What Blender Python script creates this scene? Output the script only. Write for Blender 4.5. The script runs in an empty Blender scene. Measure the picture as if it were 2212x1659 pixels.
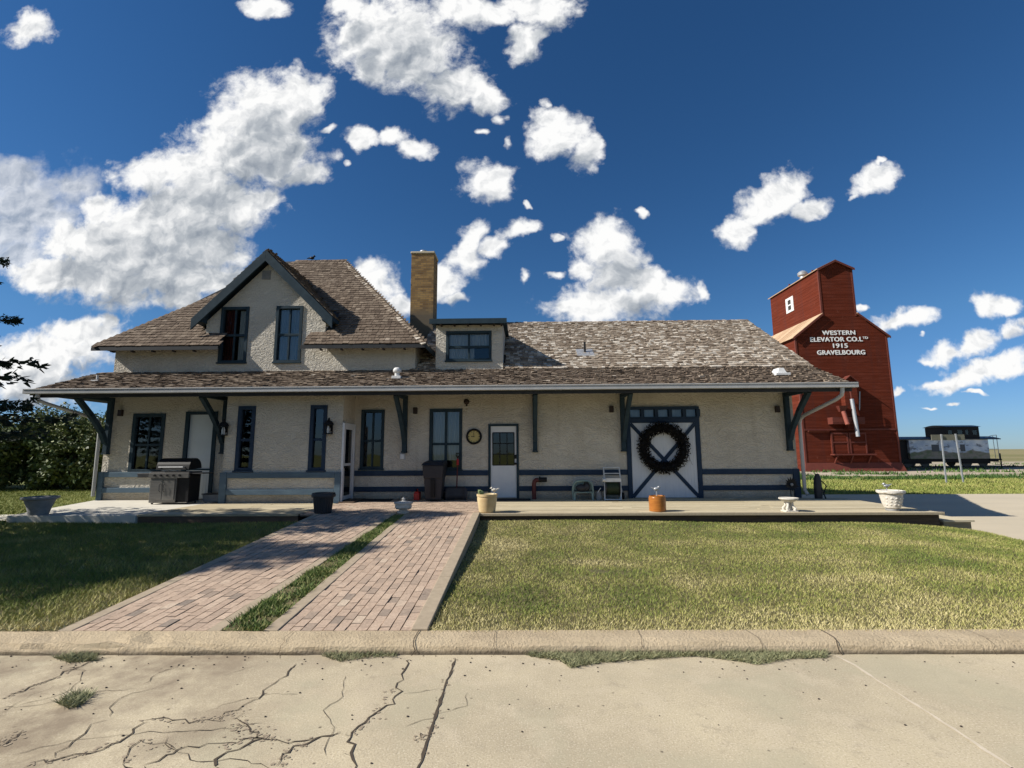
import bpy, bmesh, math, random
import numpy as np
from mathutils import Vector, Matrix

random.seed(7)
rng = np.random.default_rng(11)
S = bpy.context.scene
COL = S.collection
D2R = math.radians

# ------------------------------------------------------------------ camera
CAM_H, TH, RHO, PSI = 1.35, math.atan(146 / 1050.0), .0055, .02
ct, st = math.cos(TH), math.sin(TH)
cp, sp = math.cos(PSI), math.sin(PSI)
FWD = Vector((-sp * ct, cp * ct, st))
R0 = Vector((cp, sp, 0))
U0 = Vector((sp * st, -cp * st, ct))
RGT = R0 * math.cos(RHO) - U0 * math.sin(RHO)
UPV = U0 * math.cos(RHO) + R0 * math.sin(RHO)
cam_d = bpy.data.cameras.new('camera')
cam = bpy.data.objects.new('camera', cam_d)
COL.objects.link(cam)
cam_d.sensor_width = 36
cam_d.lens = 36 * 1050 / 2212
cam_d.clip_end = 6000
cam_d.clip_start = .05
m = Matrix((RGT, UPV, -FWD)).transposed().to_4x4()
m.translation = (0, 0, CAM_H)
cam.matrix_world = m
S.camera = cam

# surveyed positions: a sight line of the survey (2212 x 1659 plate) met with a wall plane y = const or a level z = const
def sight(px, py):
    u = (px - 1106) / 1050.0
    v = (829.5 - py) / 1050.0
    return FWD + RGT * u + UPV * v
def on_wall(px, py, y):
    d = sight(px, py)
    t = y / d.y
    return Vector((d.x * t, y, CAM_H + d.z * t))
def on_level(px, py, z):
    d = sight(px, py)
    t = (z - CAM_H) / d.z
    return Vector((d.x * t, d.y * t, z))

# ------------------------------------------------------------------ materials
def nd(nt, typ, x=0, y=0, **kw):
    n = nt.nodes.new(typ)
    n.location = (x, y)
    for k, v in kw.items():
        if k.startswith('i_'):
            n.inputs[k[2:].replace('_', ' ')].default_value = v
        else:
            setattr(n, k, v)
    return n
def rgba(c):
    return (c[0], c[1], c[2], 1)
def ramp(nt, stops):
    n = nt.nodes.new('ShaderNodeValToRGB')
    cr = n.color_ramp
    while len(cr.elements) < len(stops):
        cr.elements.new(.5)
    for e, (p, c) in zip(cr.elements, stops):
        e.position = p
        e.color = rgba(c)
    return n
def mixc(nt, a, b, f, mode='MIX'):
    n = nt.nodes.new('ShaderNodeMix')
    n.data_type = 'RGBA'
    n.blend_type = mode
    for s, v in ((n.inputs[6], a), (n.inputs[7], b), (n.inputs[0], f)):
        if hasattr(v, 'links') or hasattr(v, 'is_linked'):
            nt.links.new(v, s)
        elif isinstance(v, (int, float)):
            s.default_value = v
        else:
            s.default_value = rgba(v)
    return n.outputs[2]
def base_mat(name, rough=.7, metallic=0., spec=.35):
    mt = bpy.data.materials.new(name)
    mt.use_nodes = True
    nt = mt.node_tree
    b = nt.nodes['Principled BSDF']
    b.inputs['Roughness'].default_value = rough
    b.inputs['Metallic'].default_value = metallic
    b.inputs['Specular IOR Level'].default_value = spec
    return mt, nt, b
def coords(nt, scale=(1, 1, 1)):
    g = nt.nodes.new('ShaderNodeNewGeometry')
    mp = nt.nodes.new('ShaderNodeMapping')
    mp.inputs['Scale'].default_value = scale
    nt.links.new(g.outputs['Position'], mp.inputs['Vector'])
    return mp.outputs['Vector']
def noise(nt, vec, scale, detail=5, rough=.6, dist=0):
    n = nt.nodes.new('ShaderNodeTexNoise')
    n.inputs['Scale'].default_value = scale
    n.inputs['Detail'].default_value = detail
    n.inputs['Roughness'].default_value = rough
    n.inputs['Distortion'].default_value = dist
    nt.links.new(vec, n.inputs['Vector'])
    return n.outputs['Fac']
def bump(nt, b, h, strength, dist):
    n = nt.nodes.new('ShaderNodeBump')
    n.inputs['Strength'].default_value = strength
    n.inputs['Distance'].default_value = dist
    nt.links.new(h, n.inputs['Height'])
    nt.links.new(n.outputs['Normal'], b.inputs['Normal'])
    return n
def maprange(nt, v, a, b, c=0, d=1):
    n = nt.nodes.new('ShaderNodeMapRange')
    nt.links.new(v, n.inputs[0])
    for i, x in enumerate((a, b, c, d)):
        n.inputs[i + 1].default_value = x
    return n.outputs[0]
def simple(name, c1, c2=None, rough=.6, metallic=0., ns=6., bs=0., bd=.004, bscale=40., spec=.35, stretch=(1, 1, 1)):
    """worn plain surface: two close tones broken up by noise, optional fine relief"""
    mt, nt, b = base_mat(name, rough, metallic, spec)
    c2 = c2 or tuple(x * .75 for x in c1)
    v = coords(nt, stretch)
    f = maprange(nt, noise(nt, v, ns), .3, .7)
    nt.links.new(mixc(nt, c1, c2, f), b.inputs['Base Color'])
    if bs:
        bump(nt, b, noise(nt, v, bscale, 4), bs, bd)
    return mt
def tinted(name, stops, rough=.8, ns=30., amt=.35, bs=.0, bscale=60., bd=.003, spec=.25, stretch=(1, 1, 1)):
    """colour chosen per piece by the 'tint' attribute, broken up by noise"""
    mt, nt, b = base_mat(name, rough, 0, spec)
    a = nt.nodes.new('ShaderNodeAttribute')
    a.attribute_name = 'tint'
    r = ramp(nt, stops)
    nt.links.new(a.outputs['Fac'], r.inputs[0])
    v = coords(nt, stretch)
    n = noise(nt, v, ns)
    k = maprange(nt, n, .25, .75, 1 - amt, 1 + amt)
    mm = nt.nodes.new('ShaderNodeVectorMath')
    mm.operation = 'SCALE'
    nt.links.new(r.outputs[0], mm.inputs[0])
    nt.links.new(k, mm.inputs['Scale'])
    nt.links.new(mm.outputs[0], b.inputs['Base Color'])
    if bs:
        bump(nt, b, noise(nt, v, bscale, 4), bs, bd)
    return mt

M = {}
def make_stucco():
    mt, nt, b = base_mat('stucco', .92, 0, .15)
    v = coords(nt)
    vw = nt.nodes.new('ShaderNodeMapping')
    vw.inputs['Scale'].default_value = (1, 1, 1.5)
    nt.links.new(v, vw.inputs[0])
    big = noise(nt, v, .8, 4)
    fine = noise(nt, v, 14, 4)
    c = mixc(nt, (.56, .52, .445), (.48, .44, .37), maprange(nt, big, .35, .68))
    c = mixc(nt, c, (.60, .56, .48), maprange(nt, fine, .55, .8, 0, .6))
    sz = nt.nodes.new('ShaderNodeSeparateXYZ'); nt.links.new(v, sz.inputs[0])
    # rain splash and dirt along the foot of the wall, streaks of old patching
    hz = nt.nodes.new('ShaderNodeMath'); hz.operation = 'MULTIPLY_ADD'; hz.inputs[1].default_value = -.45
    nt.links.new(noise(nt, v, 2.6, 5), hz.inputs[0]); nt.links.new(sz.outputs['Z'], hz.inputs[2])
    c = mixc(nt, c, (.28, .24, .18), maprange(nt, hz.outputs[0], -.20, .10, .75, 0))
    vst = nt.nodes.new('ShaderNodeMapping'); vst.inputs['Scale'].default_value = (2.4, 2.4, .22); nt.links.new(v, vst.inputs[0])
    c = mixc(nt, c, (.40, .36, .295), maprange(nt, noise(nt, vst.outputs[0], 1.6, 5, .6), .56, .72, 0, .55))
    nt.links.new(c, b.inputs['Base Color'])
    # trowel strokes: ridges of a warped noise
    w = noise(nt, vw.outputs[0], 4.0, 2, .5, 2.0)
    ab = nt.nodes.new('ShaderNodeMath'); ab.operation = 'SUBTRACT'; ab.inputs[1].default_value = .5
    nt.links.new(w, ab.inputs[0])
    a2 = nt.nodes.new('ShaderNodeMath'); a2.operation = 'ABSOLUTE'
    nt.links.new(ab.outputs[0], a2.inputs[0])
    rid = maprange(nt, a2.outputs[0], 0, .11, 1, 0)
    f2 = noise(nt, v, 30, 4)
    ad = nt.nodes.new('ShaderNodeMath'); ad.operation = 'MULTIPLY_ADD'; ad.inputs[1].default_value = .16
    nt.links.new(f2, ad.inputs[0]); nt.links.new(rid, ad.inputs[2])
    bump(nt, b, ad.outputs[0], .75, .017)
    return mt
M['stucco'] = make_stucco()
M['shingle'] = tinted('cedar_shingle', [(0, (.060, .044, .033)), (.35, (.125, .094, .070)), (.7, (.215, .170, .128)), (.93, (.33, .275, .215)), (1, (.50, .45, .38))],
                      .9, 22, .35, .4, 70, .004, .1, (1, 1, 1))
M['roof_deck'] = simple('roof_underlay', (.05, .042, .036), rough=.95)
M['trim'] = simple('navy_trim', (.019, .036, .049), (.034, .055, .070), .75, ns=5, bs=.15, bscale=60, spec=.12)
M['rail_pale'] = simple('pale_blue_rail', (.085, .135, .175), (.055, .092, .13), .6, ns=9, bs=.3, bscale=50, stretch=(.3, 1, 1))  # lighter blue for the rails of the bay and left wall
M['rail'] = simple('blue_rail', (.018, .035, .064), (.028, .047, .080), .7, ns=7, bs=.2, bscale=50, spec=.15)
M['soffit'] = simple('dark_soffit', (.018, .020, .022), (.028, .030, .033), .7)
M['gutter'] = simple('gutter_grey', (.44, .44, .43), (.36, .36, .355), .45, ns=3)
M['white'] = simple('white_paint', (.66, .67, .68), (.58, .60, .62), .5, ns=4)
M['white_board'] = simple('white_boards', (.62, .645, .68), (.54, .57, .61), .55, ns=3, stretch=(6, 1, .5))
M['cream_door'] = simple('pale_door', (.62, .66, .66), (.56, .60, .60), .55, ns=2)
M['curtain'] = simple('curtain', (.62, .64, .66), (.48, .50, .53), .9, ns=9, stretch=(4, 1, .3))
M['curtain_blue'] = simple('curtain_blue', (.44, .52, .62), (.33, .40, .50), .9, ns=9, stretch=(5, 1, .3))
M['curtain_red'] = simple('curtain_red', (.16, .035, .03), (.09, .02, .018), .9, ns=9, stretch=(5, 1, .3))
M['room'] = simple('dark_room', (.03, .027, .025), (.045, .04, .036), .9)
M['black'] = simple('black_metal', (.009, .009, .010), (.014, .014, .015), .5, spec=.18)
M['black_plastic'] = simple('black_plastic', (.022, .023, .026), (.03, .03, .034), .5)
M['bin'] = simple('bin_plastic', (.02, .021, .028), (.027, .028, .035), .55)
M['brown_box'] = simple('dark_brown_metal', (.035, .022, .016), (.025, .016, .012), .6)
M['chrome'] = simple('stainless', (.24, .23, .215), (.18, .17, .16), .38, .8, ns=3, stretch=(1, 1, 8))
M['dark_steel'] = simple('dark_steel', (.05, .05, .052), (.08, .08, .08), .4, .6)
M['galv'] = simple('galvanised', (.50, .51, .52), (.38, .39, .40), .45, .5, ns=12)
M['red_plastic'] = simple('red_plastic', (.50, .03, .02), (.38, .025, .02), .4)
M['red_metal'] = simple('red_enamel', (.12, .022, .018), (.08, .016, .014), .5)
M['elev'] = None
M['gold'] = simple('clock_face', (.52, .42, .16), (.46, .36, .13), .5)
M['light_glass'] = simple('lamp_glass', (.55, .55, .52), (.45, .45, .43), .15)
M['bulb'] = simple('bulb', (.8, .8, .76), None, .3)
M['wood_grey'] = tinted('weathered_planks', [(0, (.26, .215, .135)), (.5, (.44, .375, .25)), (1, (.58, .51, .36))], .85, 7, .28, .35, 45, .004, .15, (.35, 5, 5))
M['wood_dark'] = simple('dark_timber', (.13, .09, .06), (.075, .052, .035), .9, ns=8, stretch=(.4, 4, 4), bs=.4)
M['timber_edge'] = simple('timber_edge', (.42, .35, .24), (.33, .27, .18), .85, ns=9, stretch=(3, .4, 3), bs=.4)
M['slab'] = simple('pale_concrete', (.62, .585, .50), (.53, .50, .42), .9, ns=2.5, bs=.3, bscale=80)
M['pad'] = simple('pad_concrete', (.53, .455, .33), (.45, .39, .285), .9, ns=.5, bs=.25, bscale=50, stretch=(.35, 1.2, 1))
M['edge'] = simple('edging_concrete', (.40, .325, .23), (.31, .25, .175), .9, ns=12, bs=.5, bscale=70)
M['paver'] = tinted('red_paver', [(0, (.23, .19, .155)), (.2, (.33, .255, .195)), (.5, (.42, .315, .235)), (.8, (.47, .36, .27)), (1, (.50, .41, .31))], .9, 40, .25, .5, 120, .003, .15)
M['joint_sand'] = simple('joint_sand', (.075, .056, .044), (.12, .09, .07), .95, ns=20)
M['soil'] = simple('lawn_soil', (.10, .09, .04), (.15, .125, .055), .95, ns=6)
M['bark'] = simple('bark', (.07, .055, .045), (.045, .036, .03), .95, ns=14, bs=.6)
M['needle'] = tinted('spruce_needles', [(0, (.006, .014, .009)), (1, (.022, .042, .022))], .7, 5, .2)
M['bush_leaf'] = tinted('bush_leaves', [(0, (.028, .044, .014)), (.5, (.08, .112, .034)), (.85, (.17, .19, .065)), (1, (.29, .29, .14))], .6, 3, .25)
M['weed'] = tinted('weeds', [(0, (.025, .06, .015)), (.6, (.06, .12, .025)), (1, (.14, .19, .05))], .7, 2, .2)
M['wreath_leaf'] = tinted('wreath_leaves', [(0, (.003, .003, .003)), (.85, (.008, .0075, .006)), (1, (.024, .012, .013))], .8, 20, .3)
M['stone_white'] = simple('white_stone', (.66, .62, .55), (.45, .42, .36), .85, ns=14, bs=.5, bscale=40, bd=.008)
M['stone_grey'] = simple('grey_stone', (.30, .30, .295), (.22, .22, .215), .85, ns=8, bs=.4, bscale=40)
M['cream_glaze'] = simple('cream_glaze', (.62, .52, .31), (.52, .36, .18), .4, ns=4.5)
M['amber_glaze'] = simple('amber_glaze', (.40, .155, .03), (.27, .09, .018), .28, ns=5, stretch=(1, 1, 6))
M['green_glaze'] = simple('green_glaze', (.25, .32, .14), None, .4)
M['pale_green'] = simple('pale_green_plastic', (.27, .36, .31), (.22, .30, .26), .5)
M['pale_plastic'] = simple('pale_plastic', (.50, .49, .47), (.42, .41, .40), .5)
M['mat'] = simple('door_mat', (.025, .023, .022), None, .95)
M['white_metal'] = simple('white_metal', (.72, .72, .70), None, .5)
M['letter'] = simple('white_lettering', (.90, .89, .87), (.82, .80, .78), .7, ns=8)
M['elev_roof'] = tinted('tan_roof_boards', [(0, (.34, .22, .13)), (1, (.52, .37, .24))], .9, 4, .2)

def make_siding():
    mt, nt, b = base_mat('red_siding', .85, 0, .06)
    g = nt.nodes.new('ShaderNodeNewGeometry')
    sx = nt.nodes.new('ShaderNodeSeparateXYZ')
    nt.links.new(g.outputs['Position'], sx.inputs[0])
    mu = nt.nodes.new('ShaderNodeMath'); mu.operation = 'MULTIPLY'; mu.inputs[1].default_value = 1 / .30
    nt.links.new(sx.outputs['Z'], mu.inputs[0])
    fr = nt.nodes.new('ShaderNodeMath'); fr.operation = 'FRACT'
    nt.links.new(mu.outputs[0], fr.inputs[0])
    fl = nt.nodes.new('ShaderNodeMath'); fl.operation = 'FLOOR'
    nt.links.new(mu.outputs[0], fl.inputs[0])
    wn = nt.nodes.new('ShaderNodeTexWhiteNoise'); wn.noise_dimensions = '1D'
    nt.links.new(fl.outputs[0], wn.inputs['W'])
    v = coords(nt, (.25, .25, 3))
    c = mixc(nt, (.116, .024, .012), (.092, .019, .0095), wn.outputs['Value'])
    c = mixc(nt, c, (.155, .040, .025), maprange(nt, noise(nt, v, 3), .45, .75, 0, .8))
    vv = coords(nt, (1.3, 1.3, .10))
    c = mixc(nt, c, (.085, .026, .020), maprange(nt, noise(nt, vv, 1.2, 6, .6), .50, .70, 0, .6))
    c = mixc(nt, c, (.22, .085, .060), maprange(nt, noise(nt, coords(nt, (.9, .9, .5)), 1.4, 6, .7), .62, .74, 0, .5))
    c = mixc(nt, c, (.04, .012, .008), maprange(nt, fr.outputs[0], .90, .94, 0, .5))
    nt.links.new(c, b.inputs['Base Color'])
    h = maprange(nt, fr.outputs[0], 0, 1, 1, 0)
    bump(nt, b, h, .55, .025)
    return mt
M['elev'] = make_siding()
M['elev_trim'] = simple('red_boards', (.145, .035, .022), (.105, .026, .017), .7, ns=3)

def make_chimney():
    mt, nt, b = base_mat('chimney_brick', .9, 0, .15)
    g = nt.nodes.new('ShaderNodeNewGeometry')
    sx = nt.nodes.new('ShaderNodeSeparateXYZ')
    nt.links.new(g.outputs['Position'], sx.inputs[0])
    ad = nt.nodes.new('ShaderNodeMath'); ad.operation = 'ADD'
    nt.links.new(sx.outputs['X'], ad.inputs[0]); nt.links.new(sx.outputs['Y'], ad.inputs[1])
    cb = nt.nodes.new('ShaderNodeCombineXYZ')
    nt.links.new(ad.outputs[0], cb.inputs[0]); nt.links.new(sx.outputs['Z'], cb.inputs[1])
    br = nt.nodes.new('ShaderNodeTexBrick')
    br.inputs['Scale'].default_value = 1
    br.inputs['Brick Width'].default_value = .21
    br.inputs['Row Height'].default_value = .075
    br.inputs['Mortar Size'].default_value = .008
    br.inputs['Bias'].default_value = -.1
    br.inputs['Color1'].default_value = (.33, .20, .075, 1)
    br.inputs['Color2'].default_value = (.13, .075, .035, 1)
    br.inputs['Mortar'].default_value = (.17, .125, .08, 1)
    nt.links.new(cb.outputs[0], br.inputs['Vector'])
    v = coords(nt)
    c = mixc(nt, br.outputs['Color'], (.42, .29, .12), maprange(nt, noise(nt, v, 2.2), .5, .75, 0, .5))
    low = maprange(nt, sx.outputs['Z'], 6.35, 6.75, 1, 0)
    c = mixc(nt, c, (.13, .105, .075), low)      # parged foot of the stack, darker than the brick
    nt.links.new(c, b.inputs['Base Color'])
    bump(nt, b, br.outputs['Fac'], -.6, .01)
    return mt
M['chimney'] = make_chimney()

def make_glass():
    mt = bpy.data.materials.new('window_glass')
    mt.use_nodes = True
    nt = mt.node_tree
    nt.nodes.clear()
    o = nt.nodes.new('ShaderNodeOutputMaterial')
    tr = nt.nodes.new('ShaderNodeBsdfTransparent'); tr.inputs[0].default_value = (.80, .85, .86, 1)
    gl = nt.nodes.new('ShaderNodeBsdfGlossy'); gl.inputs['Roughness'].default_value = .01
    fr = nt.nodes.new('ShaderNodeFresnel'); fr.inputs[0].default_value = 1.85
    v = coords(nt)
    bp = nt.nodes.new('ShaderNodeBump'); bp.inputs['Strength'].default_value = .03; bp.inputs['Distance'].default_value = .02
    nt.links.new(noise(nt, v, 2.5, 2), bp.inputs['Height'])
    nt.links.new(bp.outputs[0], gl.inputs['Normal'])
    mx = nt.nodes.new('ShaderNodeMixShader')
    nt.links.new(fr.outputs[0], mx.inputs[0]); nt.links.new(tr.outputs[0], mx.inputs[1]); nt.links.new(gl.outputs[0], mx.inputs[2])
    nt.links.new(mx.outputs[0], o.inputs[0])
    return mt
M['glass'] = make_glass()

def make_road():
    mt, nt, b = base_mat('road_concrete', .9, 0, .15)
    v = coords(nt)
    big = noise(nt, v, .55, 6, .65)
    mid = noise(nt, v, 3.2, 5, .65)
    fine = noise(nt, v, 85, 3, .7)
    c = mixc(nt, (.52, .445, .305), (.36, .305, .215), maprange(nt, big, .38, .66))
    c = mixc(nt, c, (.58, .50, .36), maprange(nt, mid, .5, .75, 0, .8))
    c = mixc(nt, c, (.30, .255, .185), maprange(nt, noise(nt, v, 7, 6, .7), .56, .72, 0, .6))
    c = mixc(nt, c, (.27, .215, .15), maprange(nt, fine, .54, .70, 0, .75))
    c = mixc(nt, c, (.70, .62, .48), maprange(nt, fine, .44, .30, 0, .75))
    c = mixc(nt, c, (.43, .39, .27), maprange(nt, noise(nt, v, 1.1, 4), .52, .62, 0, .5))
    vo = nt.nodes.new('ShaderNodeTexVoronoi'); vo.inputs['Scale'].default_value = 6.5
    nt.links.new(v, vo.inputs['Vector'])
    c = mixc(nt, c, (.07, .055, .04), maprange(nt, vo.outputs['Distance'], .035, .085, .8, 0))   # popped pebbles
    # scaled, dirt-filled western slab
    sx = nt.nodes.new('ShaderNodeSeparateXYZ'); nt.links.new(v, sx.inputs[0])
    west = maprange(nt, sx.outputs['X'], -.5, -2.6, .12, .95)
    mu = nt.nodes.new('ShaderNodeMath'); mu.operation = 'MULTIPLY'
    nt.links.new(west, mu.inputs[0]); nt.links.new(maprange(nt, noise(nt, v, 1.6, 7, .7), .42, .62), mu.inputs[1])
    c = mixc(nt, c, (.25, .20, .14), mu.outputs[0])
    nt.links.new(c, b.inputs['Base Color'])
    h = nt.nodes.new('ShaderNodeMath'); h.operation = 'MULTIPLY_ADD'; h.inputs[1].default_value = .5
    nt.links.new(fine, h.inputs[0]); nt.links.new(mid, h.inputs[2])
    bump(nt, b, h.outputs[0], .5, .008)
    return mt
M['road'] = make_road()
def make_kerb():
    mt, nt, b = base_mat('kerb_concrete', .9, 0, .15)
    v = coords(nt)
    g = nt.nodes.new('ShaderNodeNewGeometry'); sx = nt.nodes.new('ShaderNodeSeparateXYZ'); nt.links.new(g.outputs['Position'], sx.inputs[0])
    agg = noise(nt, v, 42, 4, .7)
    c = mixc(nt, (.52, .42, .28), (.42, .335, .22), maprange(nt, noise(nt, v, 3, 5), .35, .7))
    c = mixc(nt, c, (.21, .16, .105), maprange(nt, agg, .56, .75, 0, .6))
    # gutter dirt on the lower face, darkened further to stand in for shade
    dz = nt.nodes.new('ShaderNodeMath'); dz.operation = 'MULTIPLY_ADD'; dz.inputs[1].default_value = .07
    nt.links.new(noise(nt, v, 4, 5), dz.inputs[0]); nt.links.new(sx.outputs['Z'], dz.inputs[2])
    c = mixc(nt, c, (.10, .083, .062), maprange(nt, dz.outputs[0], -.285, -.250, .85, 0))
    nt.links.new(c, b.inputs['Base Color'])
    bump(nt, b, agg, .9, .02)
    return mt
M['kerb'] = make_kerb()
M['crack'] = simple('crack_dirt', (.055, .042, .030), (.085, .065, .045), .95, ns=20)
M['seam'] = simple('seam_filler', (.62, .54, .42), (.50, .43, .32), .9, ns=12)

def make_ground():
    mt, nt, b = base_mat('prairie_ground', .95, 0, .1)
    v = coords(nt)
    sx = nt.nodes.new('ShaderNodeSeparateXYZ'); nt.links.new(v, sx.inputs[0])
    yy = nt.nodes.new('ShaderNodeMath'); yy.operation = 'MULTIPLY_ADD'; yy.inputs[1].default_value = 7
    vs = coords(nt, (.25, 1, 1))
    nt.links.new(noise(nt, vs, .5, 5), yy.inputs[0]); nt.links.new(sx.outputs['Y'], yy.inputs[2])
    grass = mixc(nt, (.12, .145, .040), (.20, .20, .07), maprange(nt, noise(nt, v, 1.5, 6), .35, .65))
    gravel = mixc(nt, (.48, .41, .32), (.36, .30, .22), maprange(nt, noise(nt, vs, 2.5, 6), .35, .65))
    gravel = mixc(nt, gravel, (.13, .14, .05), maprange(nt, noise(nt, vs, .9, 6, .65), .52, .62))
    field = mixc(nt, (.17, .165, .07), (.30, .25, .14), maprange(nt, noise(nt, coords(nt, (.004, .03, 1)), 1, 5), .4, .62))
    c = mixc(nt, grass, gravel, maprange(nt, yy.outputs[0], 38.5, 40.0))
    c = mixc(nt, c, field, maprange(nt, yy.outputs[0], 72, 82))
    nt.links.new(c, b.inputs['Base Color'])
    bump(nt, b, noise(nt, v, 9, 5), .6, .05)
    return mt
M['ground'] = make_ground()

def make_mural():
    mt, nt, b = base_mat('painted_mural', .6, 0, .3)
    v = coords(nt, (.75, 1, 1.3))
    sx = nt.nodes.new('ShaderNodeSeparateXYZ'); g = nt.nodes.new('ShaderNodeNewGeometry'); nt.links.new(g.outputs['Position'], sx.inputs[0])
    sky = mixc(nt, (.44, .53, .64), (.74, .77, .78), maprange(nt, noise(nt, v, 1.1, 5), .42, .62))
    sky = mixc(nt, sky, (.12, .135, .15), maprange(nt, noise(nt, v, 1.7, 4, .6), .56, .64, 0, .8))
    land = mixc(nt, (.16, .19, .10), (.30, .26, .21), maprange(nt, noise(nt, v, 2.3, 5), .4, .6))
    hz = nt.nodes.new('ShaderNodeMath'); hz.operation = 'MULTIPLY_ADD'; hz.inputs[1].default_value = 1.1
    nt.links.new(noise(nt, v, .6, 3), hz.inputs[0]); nt.links.new(sx.outputs['Z'], hz.inputs[2])
    c = mixc(nt, land, sky, maprange(nt, hz.outputs[0], 1.62, 1.72))
    nt.links.new(c, b.inputs['Base Color'])
    return mt
M['mural'] = make_mural()
M['grass'] = tinted('lawn_grass', [(0, (.070, .115, .024)), (.35, (.165, .21, .044)), (.6, (.30, .30, .085)), (.8, (.44, .395, .16)), (1, (.56, .49, .25))], .75, 1.5, .15, 0, 1, .001, .2)
M['verge'] = tinted('verge_grass', [(0, (.06, .105, .025)), (.5, (.125, .19, .045)), (.85, (.26, .27, .09)), (1, (.42, .36, .17))], .7, 2, .15)
M['clippings'] = tinted('clippings', [(0, (.13, .145, .07)), (.5, (.25, .26, .14)), (1, (.42, .39, .22))], .8, 4, .2)

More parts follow.
